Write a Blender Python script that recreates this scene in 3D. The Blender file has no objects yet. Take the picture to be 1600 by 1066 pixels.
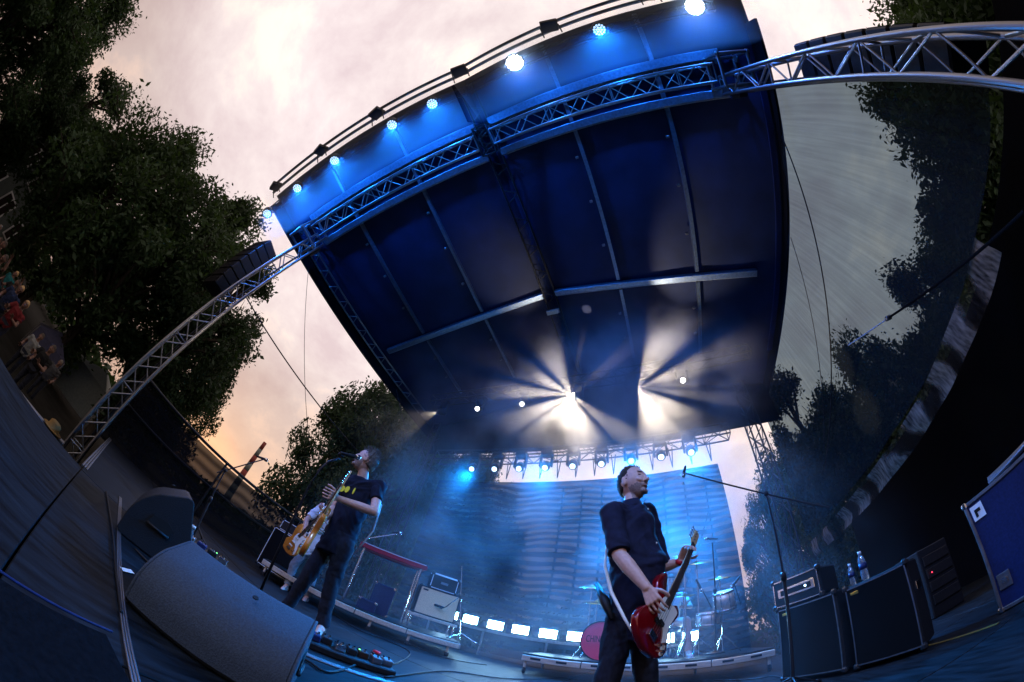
import bpy, bmesh, math, random
from mathutils import Vector as V, Matrix, noise
R = math.radians
sc = bpy.context.scene
C = sc.collection
rnd = random.Random(7)

# ------------------------------------------------------------------ camera
H = 0.58                                   # lens height above the stage deck
F, CC = 483.514, -0.0289118                # fisheye: theta = r/F (1 + CC (r/F)^2), r in photo pixels (1600 wide)
RX = Matrix(((0.91183741, 0.36114140, 0.19526759), (0.18110863, -0.78067630, 0.59811720), (0.36844566, -0.51002099, -0.77725568)))
cam = bpy.data.cameras.new('camera'); camo = bpy.data.objects.new('camera', cam); C.objects.link(camo); sc.camera = camo
camo.matrix_world = Matrix.Translation((0, 0, H)) @ RX.transposed().to_4x4()
cam.type = 'PANO'; cam.sensor_width = 36; cam.sensor_fit = 'HORIZONTAL'; cam.clip_start = .02; cam.clip_end = 3000
fm = F * 36 / 1600
tgt = cam if hasattr(cam, 'panorama_type') else cam.cycles
tgt.panorama_type = 'FISHEYE_LENS_POLYNOMIAL'; tgt.fisheye_fov = R(359)
for i, k in enumerate((0, -1 / fm, 0, -CC / fm ** 3, 0)): setattr(tgt, 'fisheye_polynomial_k%d' % i, k)

# ------------------------------------------------------------------ world, sun, exposure
SUN_AZ, SUN_EL = -79.0, 3.0                # degrees from +Y towards +X
w = bpy.data.worlds.new('World'); sc.world = w; w.use_nodes = True
nt = w.node_tree; nt.nodes.clear()
def N(t, **k):
    n = nt.nodes.new(t)
    for a, b in k.items(): setattr(n, a, b)
    return n
L_ = lambda a, b: nt.links.new(a, b)
out = N('ShaderNodeOutputWorld'); bg = N('ShaderNodeBackground'); L_(bg.outputs[0], out.inputs[0])
sky = N('ShaderNodeTexSky', sky_type='NISHITA', sun_disc=False); sky.sun_elevation = R(SUN_EL); sky.sun_rotation = R(SUN_AZ); sky.dust_density = 4
tc = N('ShaderNodeTexCoord')
sk = N('ShaderNodeMix', data_type='RGBA', blend_type='MULTIPLY'); sk.inputs[0].default_value = 1; sk.inputs[7].default_value = (.10, .10, .10, 1); L_(sky.outputs[0], sk.inputs[6])
# high cloud sheet: colour by height, broken by noise, warmer round the sun
sep = N('ShaderNodeSeparateXYZ'); L_(tc.outputs['Generated'], sep.inputs[0])
cr = N('ShaderNodeValToRGB'); L_(sep.outputs[2], cr.inputs[0]); e = cr.color_ramp
e.elements[0].position = 0; e.elements[0].color = (.64, .44, .36, 1)
e.elements[1].position = 1; e.elements[1].color = (1.20, 1.04, 1.01, 1)
for p, c in ((.15, (.72, .52, .46, 1)), (.34, (.84, .66, .61, 1)), (.5, (1.16, .98, .95, 1)), (.72, (1.25, 1.07, 1.06, 1))):
    q = e.elements.new(p); q.color = c
mp = N('ShaderNodeMapping'); mp.inputs['Scale'].default_value = (1.25, 1.25, 2.2); L_(tc.outputs['Generated'], mp.inputs[0])
n1 = N('ShaderNodeTexNoise'); n1.inputs['Scale'].default_value = 2.6; n1.inputs['Detail'].default_value = 6; n1.inputs['Roughness'].default_value = .62; n1.inputs['Distortion'].default_value = .15; L_(mp.outputs[0], n1.inputs[0])
r1 = N('ShaderNodeValToRGB'); L_(n1.outputs[0], r1.inputs[0]); e = r1.color_ramp
e.elements[0].position = .3; e.elements[0].color = (.82, .765, .80, 1); e.elements[1].position = .66; e.elements[1].color = (1.34, 1.25, 1.12, 1)
q = e.elements.new(.52); q.color = (1, 1, 1, 1)
cm = N('ShaderNodeMix', data_type='RGBA', blend_type='MULTIPLY'); cm.inputs[0].default_value = 1; L_(cr.outputs[0], cm.inputs[6]); L_(r1.outputs[0], cm.inputs[7])
sd = V((math.sin(R(SUN_AZ)) * math.cos(R(SUN_EL)), math.cos(R(SUN_AZ)) * math.cos(R(SUN_EL)), math.sin(R(SUN_EL))))
dp = N('ShaderNodeVectorMath', operation='DOT_PRODUCT'); L_(tc.outputs['Generated'], dp.inputs[0]); dp.inputs[1].default_value = sd
gr = N('ShaderNodeMapRange', interpolation_type='SMOOTHSTEP'); L_(dp.outputs['Value'], gr.inputs[0]); gr.inputs[1].default_value = .990; gr.inputs[2].default_value = 1; gr.inputs[3].default_value = 0; gr.inputs[4].default_value = 1
ad = N('ShaderNodeMix', data_type='RGBA', blend_type='ADD'); L_(gr.outputs[0], ad.inputs[0]); L_(cm.outputs[2], ad.inputs[6]); ad.inputs[7].default_value = (.36, .12, .01, 1)
mx = N('ShaderNodeMix', data_type='RGBA'); mx.inputs[0].default_value = .86; L_(sk.outputs[2], mx.inputs[6]); L_(ad.outputs[2], mx.inputs[7])
L_(mx.outputs[2], bg.inputs[0]); bg.inputs[1].default_value = .97
sl = bpy.data.lights.new('sun', 'SUN'); sl.energy = .35; sl.angle = R(10); sl.color = (1, .72, .5)
so = bpy.data.objects.new('sun', sl); C.objects.link(so); so.rotation_euler = sd.to_track_quat('Z', 'Y').to_euler(); so.location = (0, 0, 30)
sc.view_settings.view_transform = 'Standard'; sc.view_settings.look = 'None'; sc.view_settings.exposure = 0; sc.view_settings.gamma = 1
sc.cycles.use_denoising = True; sc.cycles.max_bounces = 6; sc.cycles.diffuse_bounces = 2; sc.cycles.glossy_bounces = 2; sc.cycles.transparent_max_bounces = 10
sc.cycles.transmission_bounces = 4; sc.cycles.volume_bounces = 0; sc.cycles.sample_clamp_indirect = 4; sc.cycles.caustics_reflective = False; sc.cycles.caustics_refractive = False
sc.cycles.volume_step_rate = 1.0; sc.cycles.volume_max_steps = 64; sc.cycles.light_sampling_threshold = .004

# ------------------------------------------------------------------ helpers
def ray(px, py):
    x, y = px - 800, 533 - py; r = math.hypot(x, y) or 1e-6; t = r / F * (1 + CC * (r / F) ** 2)
    return RX.transposed() @ V((x / r * math.sin(t), y / r * math.sin(t), -math.cos(t)))
def at(px, py, d):                          # photo pixel at a horizontal distance d from the lens
    v = ray(px, py); return v * (d / math.hypot(v.x, v.y)) + V((0, 0, H))
def floor(px, py):
    v = ray(px, py); return v * (-H / v.z) + V((0, 0, H))

def mat(name, col, rough=.6, metal=0, var=.15, scale=12, bump=0, spec=.22, emit=None, es=0, coat=0, stretch=None):
    m = bpy.data.materials.new(name); m.use_nodes = True; t = m.node_tree; b = t.nodes['Principled BSDF']
    b.inputs['Roughness'].default_value = rough; b.inputs['Metallic'].default_value = metal; b.inputs['Specular IOR Level'].default_value = spec
    b.inputs['Coat Weight'].default_value = coat
    co = t.nodes.new('ShaderNodeTexCoord'); src = co.outputs['Object']
    if stretch:
        mm = t.nodes.new('ShaderNodeMapping'); mm.inputs['Scale'].default_value = stretch; t.links.new(src, mm.inputs[0]); src = mm.outputs[0]
    n = t.nodes.new('ShaderNodeTexNoise'); n.inputs['Scale'].default_value = scale; n.inputs['Detail'].default_value = 5; t.links.new(src, n.inputs[0])
    r = t.nodes.new('ShaderNodeValToRGB'); t.links.new(n.outputs[0], r.inputs[0])
    r.color_ramp.elements[0].position = .3; r.color_ramp.elements[1].position = .7
    r.color_ramp.elements[0].color = [max(0, c * (1 - var)) for c in col[:3]] + [1]; r.color_ramp.elements[1].color = [min(1, c * (1 + var)) for c in col[:3]] + [1]
    t.links.new(r.outputs[0], b.inputs['Base Color'])
    if bump:
        bp = t.nodes.new('ShaderNodeBump'); bp.inputs['Strength'].default_value = bump; bp.inputs['Distance'].default_value = .01
        t.links.new(n.outputs[0], bp.inputs['Height']); t.links.new(bp.outputs[0], b.inputs['Normal'])
    if emit: b.inputs['Emission Color'].default_value = (*emit, 1); b.inputs['Emission Strength'].default_value = es
    return m
M = {}
M['alu'] = mat('aluminium', (.24, .24, .25), .42, 1, .2, 20)
M['alu_roof'] = mat('roof_beam_metal', (.20, .26, .34), .5, 1, .2, 20)  # aluminium with the blue lamp light tinted into its base colour
M['steel'] = mat('chrome', (.7, .7, .72), .18, 1, .1, 30)
M['black'] = mat('black_plastic', (.012, .012, .013), .5, 0, .3, 40)
M['blackmetal'] = mat('black_paint', (.014, .014, .016), .4, 0, .3, 30)
M['tolex'] = mat('black_tolex', (.010, .010, .011), .7, 0, .3, 160, .3, spec=.12)
M['grille'] = mat('black_grille', (.006, .006, .006), .9, 0, .4, 200, .3, spec=.04)
M['wedge'] = mat('wedge_paint', (.036, .045, .058), .75, 0, .25, 140, .35, spec=.25)
M['wedge_dark'] = mat('wedge_black', (.010, .011, .013), .6, 0, .3, 140, .3, spec=.25)
M['deck'] = mat('deck_plywood', (.007, .0085, .010), .55, 0, .8, 3.5, .15, spec=.08, stretch=(7, 1, 1))
M['cloth_black'] = mat('black_molton', (.005, .005, .006), .95, 0, .3, 60, .3, spec=.03)
M['roofskin'] = mat('navy_pvc', (.006, .013, .050), .65, 0, .25, 2.0, .1)
M['strap'] = mat('pale_webbing', (.35, .40, .48), .8)
M['wood'] = mat('pale_edge_ply', (.50, .40, .29), .6, 0, .2, 6, .1, stretch=(1, 8, 8))
M['concrete'] = mat('trampled_ground', (.012, .0115, .010), .95, 0, .4, 1.2, .4, spec=.02)
M['denim_dark'] = mat('dark_denim', (.012, .014, .022), .9, 0, .4, 30, .3)
M['denim_grey'] = mat('grey_denim', (.22, .25, .28), .9, 0, .25, 20, .3)
M['tee'] = mat('navy_tee', (.007, .008, .018), .9, 0, .35, 14, .3)
M['shirt'] = mat('navy_shirt', (.009, .010, .026), .85, 0, .35, 16, .4)
M['tee_white'] = mat('white_tee', (.72, .72, .72), .9, 0, .08, 12, .3)
M['skin'] = mat('skin', (.58, .34, .26), .5, 0, .1, 45, .1, spec=.4)
M['stubble'] = mat('grey_stubble', (.30, .21, .18), .65, 0, .35, 160, .5)
M['lip'] = mat('lip', (.46, .20, .17), .45)
M['mouth'] = mat('mouth_inside', (.03, .008, .008), .6)
M['eye'] = mat('eye_dark', (.03, .02, .018), .2)
M['hair_dark'] = mat('dark_hair', (.035, .026, .02), .7, 0, .4, 80, .6)
M['hair_grey'] = mat('greying_hair', (.10, .085, .07), .7, 0, .4, 80, .6)
M['hair_blond'] = mat('fair_hair', (.32, .2, .09), .7, 0, .4, 80, .6)
M['shoe_black'] = mat('black_shoe', (.01, .01, .01), .5)
M['white'] = mat('white_paint', (.75, .75, .74), .5, 0, .06)
M['yellow'] = mat('yellow_print', (.85, .72, .04), .7, 0, .05)
M['red_gloss'] = mat('candy_red', (.20, .003, .006), .16, .25, .05, 6, coat=1)
M['amber'] = mat('amber_lacquer', (.48, .16, .02), .25, 0, .2, 5, coat=.6, stretch=(1, 6, 6))
M['maple'] = mat('maple_neck', (.55, .36, .17), .35, 0, .15, 6, stretch=(1, 8, 8))
M['rosewood'] = mat('rosewood', (.035, .018, .012), .5)
M['pearl'] = mat('cream_pickguard', (.78, .74, .62), .3, 0, .04)
M['beigegrille'] = mat('beige_grille_cloth', (.78, .55, .30), .85, 0, .2, 150, .3)
M['casepanel'] = mat('blue_case_laminate', (.010, .018, .07), .45, 0, .2, 60, .1)
M['gold'] = mat('gold_badge', (.55, .4, .1), .35, 1)
M['keyred'] = mat('red_keyboard', (.36, .012, .03), .4, 0, .08)
M['drumshell'] = mat('silver_shell', (.55, .52, .46), .3, .4, .25, 25)
M['drumhead'] = mat('drum_skin', (.80, .80, .80), .5, 0, .03)
M['kickhead'] = mat('pink_red_drum_skin', (.74, .06, .12), .5, 0, .08, 3)
M['cymbal'] = mat('bronze_cymbal', (.72, .58, .30), .25, 1, .15, 60)
M['ink'] = mat('black_print', (.01, .01, .01), .7)
M['water'] = mat('clear_bottle', (.55, .75, .9), .08, 0, .05); M['water'].node_tree.nodes['Principled BSDF'].inputs['Transmission Weight'].default_value = .85
M['bark'] = mat('bark', (.035, .027, .02), .95, 0, .4, 9, .6)
M['cable'] = mat('rubber_cable', (.008, .008, .009), .5)
M['redplastic'] = mat('red_plastic', (.5, .02, .03), .4)
M['tape_yellow'] = mat('yellow_tape', (.14, .08, .015), .7)
M['brick_red'] = mat('chimney_red', (.16, .035, .03), .8)
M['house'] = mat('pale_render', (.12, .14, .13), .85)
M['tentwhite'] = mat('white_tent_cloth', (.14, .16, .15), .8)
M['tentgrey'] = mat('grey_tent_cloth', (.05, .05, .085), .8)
def emitter(name, col, s):
    m = bpy.data.materials.new(name); m.use_nodes = True; t = m.node_tree; b = t.nodes['Principled BSDF']
    b.inputs['Base Color'].default_value = (*col, 1); b.inputs['Emission Color'].default_value = (*col, 1); b.inputs['Emission Strength'].default_value = s; return m
M['led_blue'] = emitter('par_led', (.50, .75, 1), 1.7)
M['led_hot'] = emitter('par_led_hot', (.80, .88, 1), 40)
M['strobe'] = emitter('strobe_face', (.38, .74, 1), 80)
M['lens_warm'] = emitter('beam_lens', (1, .9, .78), 30)
M['lens_dot'] = emitter('spot_lens', (1, .95, .88), 9)
M['lens_blue'] = emitter('blue_lens', (.6, .8, 1), 3)
M['led_green'] = emitter('green_led', (.2, 1, .2), 3)
def foliage(name, col):
    m = mat(name, col, .6, 0, .5, .8); t = m.node_tree; b = t.nodes['Principled BSDF']
    b.inputs['Specular IOR Level'].default_value = .2
    tr = t.nodes.new('ShaderNodeBsdfTranslucent'); tr.inputs[0].default_value = (col[0] * 1.6, col[1] * 1.5, col[2] * .7, 1)
    ms = t.nodes.new('ShaderNodeMixShader'); ms.inputs[0].default_value = .32
    t.links.new(b.outputs[0], ms.inputs[1]); t.links.new(tr.outputs[0], ms.inputs[2]); t.links.new(ms.outputs[0], t.nodes['Material Output'].inputs[0]); return m
M['leaf_a'] = foliage('leaves_oak', (.026, .050, .020)); M['leaf_b'] = foliage('leaves_ash', (.018, .036, .016))
def scrim(name, through, col, stripes=None):
    m = bpy.data.materials.new(name); m.use_nodes = True; t = m.node_tree; t.nodes.clear(); o = t.nodes.new('ShaderNodeOutputMaterial')
    tr = t.nodes.new('ShaderNodeBsdfTransparent'); df = t.nodes.new('ShaderNodeBsdfDiffuse'); df.inputs[0].default_value = (*col, 1); ms = t.nodes.new('ShaderNodeMixShader')
    tr.inputs[0].default_value = (.64, .88, 1, 1) if not stripes else (.82, .90, 1, 1)
    t.links.new(df.outputs[0], ms.inputs[1]); t.links.new(tr.outputs[0], ms.inputs[2]); t.links.new(ms.outputs[0], o.inputs[0])
    co = t.nodes.new('ShaderNodeTexCoord')
    mpp = t.nodes.new('ShaderNodeMapping'); t.links.new(co.outputs['Object'], mpp.inputs[0])
    mr = t.nodes.new('ShaderNodeMapRange'); t.links.new(mr.outputs[0], ms.inputs[0])
    if stripes:                              # doubled mesh: moire of its two layers put into the transparency
        wv = t.nodes.new('ShaderNodeTexWave'); wv.bands_direction = stripes.get('dir', 'Z'); wv.inputs['Scale'].default_value = stripes['scale']; wv.inputs['Distortion'].default_value = stripes['dist']
        wv.inputs['Detail'].default_value = 1.5; wv.inputs['Detail Scale'].default_value = stripes.get('ds', .6); t.links.new(mpp.outputs[0], wv.inputs[0]); t.links.new(wv.outputs['Fac'], mr.inputs[0])
        mr.inputs[3].default_value = through * stripes.get('lo', .25); mr.inputs[4].default_value = through
    else:                                    # single mesh: faint vertical draw lines
        mpp.inputs['Scale'].default_value = (9, 9, .35); n = t.nodes.new('ShaderNodeTexNoise'); n.inputs['Scale'].default_value = 2.2; n.inputs['Detail'].default_value = 5
        t.links.new(mpp.outputs[0], n.inputs[0]); t.links.new(n.outputs[0], mr.inputs[0]); mr.inputs[1].default_value = .3; mr.inputs[2].default_value = .7
        mr.inputs[3].default_value = through * .88; mr.inputs[4].default_value = through * 1.12
    return m
M['scrim_side'] = scrim('grey_gauze', .23, (.016, .020, .023))
M['scrim_rear'] = scrim('rear_gauze', .11, (.012, .02, .035), dict(scale=2.0, dist=12, lo=.08, ds=.3))
M['scrim_low'] = scrim('low_gauze', .10, (.012, .012, .014), dict(scale=1.6, dist=4, lo=.3))
M['hem'] = mat('folded_hem', (.15, .13, .11), .9, 0, .9, 16, .8, stretch=(1, 1.6, .35))
def _hem():
    t = M['hem'].node_tree; b = t.nodes['Principled BSDF']; co = t.nodes['Texture Coordinate']
    wv = t.nodes.new('ShaderNodeTexWave'); wv.bands_direction = 'Y'; wv.inputs['Scale'].default_value = .42; wv.inputs['Distortion'].default_value = 9; wv.inputs['Detail Scale'].default_value = 1.2
    t.links.new(co.outputs['Object'], wv.inputs[0]); tr = t.nodes.new('ShaderNodeBsdfTransparent'); ms = t.nodes.new('ShaderNodeMixShader')
    mr = t.nodes.new('ShaderNodeMapRange'); mr.inputs[1].default_value = .3; mr.inputs[2].default_value = .75; mr.inputs[3].default_value = .02; mr.inputs[4].default_value = .92
    t.links.new(wv.outputs['Fac'], mr.inputs[0]); t.links.new(mr.outputs[0], ms.inputs[0]); t.links.new(b.outputs[0], ms.inputs[1]); t.links.new(tr.outputs[0], ms.inputs[2]); t.links.new(ms.outputs[0], t.nodes['Material Output'].inputs[0])
_hem()

def frame(axis, up=V((0, 0, 1))):
    z = axis.normalized(); x = up.cross(z)
    if x.length < 1e-4: x = V((1, 0, 0)).cross(z)
    x.normalize(); return Matrix((x, z.cross(x), z)).transposed()
class MB:
    def __init__(s): s.v = []; s.f = []
    def add(s, vs, fs): k = len(s.v); s.v += [V(a) for a in vs]; s.f += [[i + k for i in f] for f in fs]; return s
    def box(s, c, size, rot=None):
        c = V(c); h = V(size) / 2; vs = []
        for x in (-1, 1):
            for y in (-1, 1):
                for z in (-1, 1):
                    p = V((x * h.x, y * h.y, z * h.z)); vs.append(c + (rot @ p if rot else p))
        return s.add(vs, [(0, 1, 3, 2), (4, 6, 7, 5), (0, 4, 5, 1), (2, 3, 7, 6), (0, 2, 6, 4), (1, 5, 7, 3)])
    def cbox(s, c, size, b=.01, rot=None):   # chamfered box
        h = V(size) / 2; c = V(c); bm = bmesh.new(); bmesh.ops.create_cube(bm, size=1)
        for v in bm.verts: v.co = V((v.co.x * size[0], v.co.y * size[1], v.co.z * size[2]))
        bmesh.ops.bevel(bm, geom=bm.edges[:], offset=b, segments=1, affect='EDGES')
        vs = [c + (rot @ v.co if rot else v.co) for v in bm.verts]; fs = [[v.index for v in f.verts] for f in bm.faces]; bm.free(); return s.add(vs, fs)
    def loft(s, rings, caps=True):
        n = len(rings[0]); vs = [p for r in rings for p in r]; fs = []
        for i in range(len(rings) - 1):
            for j in range(n): k = (j + 1) % n; fs.append((i * n + j, i * n + k, (i + 1) * n + k, (i + 1) * n + j))
        if caps: fs.append(tuple(range(n - 1, -1, -1))); fs.append(tuple((len(rings) - 1) * n + j for j in range(n)))
        return s.add(vs, fs)
    def tube(s, a, b, r0, r1=None, n=10):
        a, b = V(a), V(b); r1 = r0 if r1 is None else r1; m = frame(b - a)
        return s.loft([[p + m @ V((math.cos(t) * r, math.sin(t) * r, 0)) for t in [2 * math.pi * j / n for j in range(n)]] for p, r in ((a, r0), (b, r1))])
    def path(s, pts, r, n=8):
        pts = [V(p) for p in pts]; rings = []
        for i, p in enumerate(pts):
            d = pts[min(i + 1, len(pts) - 1)] - pts[max(i - 1, 0)]; m = frame(d); rr = r[i] if isinstance(r, (list, tuple)) else r
            rings.append([p + m @ V((math.cos(t) * rr, math.sin(t) * rr, 0)) for t in [2 * math.pi * j / n for j in range(n)]])
        return s.loft(rings)
    def cap(s, a, b, r0, r1=None, n=12):     # round-ended tapered limb
        a, b = V(a), V(b); r1 = r0 if r1 is None else r1; m = frame(b - a) if (b - a).length > 1e-5 else Matrix.Identity(3); z = m.col[2]; rings = []
        for k in range(1, 4): t = R(90 - 30 * k); rings.append((a - z * r0 * math.sin(t), r0 * math.cos(t)))
        for k in range(0, 3): t = R(30 * k); rings.append((b + z * r1 * math.sin(t), r1 * math.cos(t)))
        rings = [(a - z * r0 * .98, r0 * .17)] + rings + [(b + z * r1 * .98, r1 * .17)]
        return s.loft([[p + m @ V((math.cos(t) * q, math.sin(t) * q, 0)) for t in [2 * math.pi * j / n for j in range(n)]] for p, q in rings])
    def ell(s, c, ax, n=16, k=10):           # ellipsoid, ax = three axis vectors
        c = V(c); rings = []
        for i in range(k + 1):
            t = math.pi * (.02 + .96 * i / k) - math.pi / 2
            rings.append([c + ax[2] * math.sin(t) + (ax[0] * math.cos(a) + ax[1] * math.sin(a)) * math.cos(t) for a in [2 * math.pi * j / n for j in range(n)]])
        return s.loft(rings)
    def lathe(s, prof, o, m=None, n=24, caps=True):
        o = V(o); m = m or Matrix.Identity(3)
        return s.loft([[o + m @ V((math.cos(t) * r, math.sin(t) * r, z)) for t in [2 * math.pi * j / n for j in range(n)]] for r, z in prof], caps)
    def prism(s, poly, o, m, t):             # flat outline pushed out by t along m's third column
        o = V(o); return s.loft([[o + m @ V((x, y, z)) for x, y in poly] for z in (0, t)])
    def mesh(s, name):
        me = bpy.data.meshes.new(name); me.from_pydata([tuple(v) for v in s.v], [], s.f); bm = bmesh.new(); bm.from_mesh(me); bmesh.ops.recalc_face_normals(bm, faces=bm.faces[:]); bm.to_mesh(me); bm.free(); me.update(); return me
    def build(s, name, m, parent=None, smooth=False, bevel=0):
        if parent is not None:
            o = V(parent.matrix_world.translation) if False else V(parent['_o']) if '_o' in parent else V((0, 0, 0))
            s.v = [v - o for v in s.v]
        me = s.mesh(name); me.materials.append(M[m] if isinstance(m, str) else m)
        if smooth:
            for p in me.polygons: p.use_smooth = True
            if smooth == 'auto': me.set_sharp_from_angle(angle=R(32))
        ob = bpy.data.objects.new(name, me); C.objects.link(ob)
        if parent is not None: ob.parent = parent; ob['_o'] = (0.0, 0.0, 0.0) if '_o' not in parent else tuple(parent['_o'])
        if bevel: b = ob.modifiers.new('edge', 'BEVEL'); b.width = bevel; b.segments = 2; b.limit_method = 'ANGLE'
        return ob
ORIG = []
def tag(o, label, cat, group=None):
    o['label'] = label; o['category'] = cat
    if group: o['group'] = group
    return o
def thing(name, label, cat, loc=(0, 0, 0), group=None):   # parts are modelled in world coordinates; the Empty sits at the base
    o = bpy.data.objects.new(name, None); C.objects.link(o); o.location = loc; o.empty_display_size = .1
    o['_o'] = tuple(float(a) for a in loc); return tag(o, label, cat, group)
def copy_tree(o, parent=None):
    c = o.copy(); C.objects.link(c)
    if parent is not None: c.parent = parent
    for ch in list(o.children): copy_tree(ch, c)
    return c
_rod = {}
def rod(parent, name, a, b, r, m, n=8):      # shared unit cylinder, one object per rod
    key = (m, n)
    if key not in _rod:
        me = MB().tube((0, 0, 0), (0, 0, 1), 1, 1, n).mesh('rod'); me.materials.append(M[m])
        for p in me.polygons: p.use_smooth = len(p.vertices) == 4
        _rod[key] = me
    a, b = V(a), V(b); o0 = V(parent['_o']) if parent is not None else V((0, 0, 0))
    ob = bpy.data.objects.new(name, _rod[key]); C.objects.link(ob); m3 = frame(b - a)
    m4 = m3.to_4x4() @ Matrix.Diagonal((r, r, (b - a).length, 1)); m4.translation = a - o0; ob.matrix_local = m4
    if parent is not None:
        ob.parent = parent; ob.matrix_parent_inverse = Matrix.Identity(4); ob['_o'] = tuple(parent['_o'])
    return ob
def spotl(name, loc, aim, col, e, size, blend=.5, rad=.05, gobo=None):
    l = bpy.data.lights.new(name, 'SPOT'); l.color = col; l.energy = e; l.spot_size = R(size); l.spot_blend = blend; l.shadow_soft_size = rad
    o = bpy.data.objects.new(name, l); C.objects.link(o); o.location = loc; o.rotation_euler = (V(aim) - V(loc)).to_track_quat('-Z', 'Y').to_euler()
    if gobo:                                 # a breakup gobo in the head: streaks over the beam's own angle
        l.use_nodes = True; t = l.node_tree; em = t.nodes['Emission']; co = t.nodes.new('ShaderNodeTexCoord'); nz = t.nodes.new('ShaderNodeVectorMath'); nz.operation = 'NORMALIZE'
        t.links.new(co.outputs['Normal'], nz.inputs[0]); n = t.nodes.new('ShaderNodeTexNoise'); n.inputs['Scale'].default_value = gobo[0]; n.inputs['Detail'].default_value = 1.0
        mpn = t.nodes.new('ShaderNodeMapping'); mpn.inputs['Location'].default_value = (gobo[1], gobo[1] * .7, 0); t.links.new(nz.outputs[0], mpn.inputs[0]); t.links.new(mpn.outputs[0], n.inputs[0])
        mr = t.nodes.new('ShaderNodeMapRange'); mr.inputs[1].default_value = .47; mr.inputs[2].default_value = .60; mr.inputs[3].default_value = .0; mr.inputs[4].default_value = 1.6
        t.links.new(n.outputs[0], mr.inputs[0]); t.links.new(mr.outputs[0], em.inputs['Strength'])
    return o
def struct(o): o['kind'] = 'structure'; return o

# ------------------------------------------------------------------ setting: ground, stage deck
GZ = -1.62
g = struct(MB().add([(-900, -900, GZ), (900, -900, GZ), (900, 900, GZ), (-900, 900, GZ)], [(0, 1, 2, 3)]).build('ground', 'concrete'))
sf = bpy.data.objects.new('stage_floor', None); C.objects.link(sf); sf['kind'] = 'structure'; sf['_o'] = (0., 0., 0.)
dm = MB().cbox((0, 0, -.03), (1.992, .992, .06), .004).mesh('deck_panel'); dm.materials.append(M['deck'])
cells = [(-6 + 2 * i, .45 + j) for i in range(6) for j in range(7)] + [(-2.05 + 2 * i, -1.55 + j) for i in range(3) for j in range(2)]
for x, y in cells:
    o = bpy.data.objects.new('deck_panel', dm); C.objects.link(o); o.location = (x, y, rnd.uniform(-.0015, .0015)); o.parent = sf
for x0, y0, x1, y1 in ((-3.3, .33, -.62, .33), (-1.80, 1.36, -1.28, 2.19), (-6.9, -.04, -3.12, -.04)):
    t = thing('deck_edge_strip', 'ribbed aluminium edge strip across the deck ' + ('beside the big floor wedge' if .1 < y1 < 1 else 'at the front lip by the crowd barrier' if y1 < .1 else "at the singer's pedalboard"), 'trim', ((x0 + x1) / 2, (y0 + y1) / 2, 0))
    for k in (-1, 0, 1):
        d = V((x1 - x0, y1 - y0, 0)).normalized(); nn = V((-d.y, d.x, 0)) * (.010 if .1 < y1 < 1 else .022) * k
        rod(t, 'rib', V((x0, y0, .003)) + nn, V((x1, y1, .003)) + nn, .0045 if .1 < y1 < 1 else .009, 'alu')
sk_ = MB()
for a, b in (((-7, 0), (5, 0)), ((-7, 0), (-7, 6.9)), ((5, 0), (5, 6.9)), ((-7, 6.9), (5, 6.9)), ((-3.0, -2), (2.9, -2)), ((-3.0, -2), (-3.0, -.06)), ((2.9, -2), (2.9, -.06))):
    d = V((b[0] - a[0], b[1] - a[1], 0)); sk_.box(((a[0] + b[0]) / 2, (a[1] + b[1]) / 2, (GZ - .07) / 2), (abs(d.x) + .05, abs(d.y) + .05, -GZ - .08))
sk_.build('stage_skirt', 'cloth_black', sf)

# ------------------------------------------------------------------ roof: gable canopy on four truss towers
RX0, RZ, SL = -1.68, 7.17, math.tan(R(12.4))      # ridge x, ridge height, slope
XL, XR, YF, YB = -6.85, 3.5, -2.0, 6.75
rz = lambda x: RZ - SL * abs(x - RX0)
roof = thing('canopy_roof', 'dark blue gabled fabric stage roof on aluminium beams over the whole stage', 'roof', (RX0, 2, RZ))
for nm, xa, xb in (('roof_sheet', XL, RX0), ('roof_sheet', RX0, XR)):
    m = MB(); n = 40; vs = []; fs = []; ny = 60
    for k in (0, .03):
        for i in range(n + 1):
            for j in range(ny + 1):
                x = xa + (xb - xa) * i / n; y = YF + (YB - YF) * j / ny
                sag = .035 * math.sin(math.pi * ((x - RX0) / 1.67 % 1)) * math.sin(math.pi * min(1, max(0, (j / ny))))
                wr = .016 * noise.noise(V((x * 1.3, y * .5, 1))) + .012 * abs(noise.noise(V((x * 2.2 + y, y * 1.1, 4)))); vs.append((x, y, rz(x) - sag + wr + k + .075))
    q = (n + 1) * (ny + 1); ix = lambda i, j: i * (ny + 1) + j
    for i in range(n):
        for j in range(ny):
            a = (ix(i, j), ix(i, j + 1), ix(i + 1, j + 1), ix(i + 1, j)); fs += [a, tuple(q + t for t in reversed(a))]
    for i in range(n): fs += [(ix(i, 0), ix(i + 1, 0), q + ix(i + 1, 0), q + ix(i, 0)), (ix(i, ny), ix(i + 1, ny), q + ix(i + 1, ny), q + ix(i, ny))]
    for j in range(ny): fs += [(ix(0, j), ix(0, j + 1), q + ix(0, j + 1), q + ix(0, j)), (ix(n, j), ix(n, j + 1), q + ix(n, j + 1), q + ix(n, j))]
    m.add(vs, fs).build(nm, 'roofskin', roof, True)
for k in (-2, -1, 1, 2):                       # purlins run from front to back, in two lengths
    x = RX0 + 1.67 * k
    for y0, y1 in ((YF + .1, -.95), (-.85, -.28), (-.2, 3.05), (3.3, 5.3)): 
        b = MB().box((x, (y0 + y1) / 2, rz(x) + .005), (.07, y1 - y0, .07)); b.build('purlin', 'alu_roof', roof)
    for yy in (.35, 1.25, 2.2, 3.9, 4.6): MB().cbox((x - .13, yy, rz(x) - .02), (.06, .05, .06), .01).build('clamp', 'alu', roof)
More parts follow.
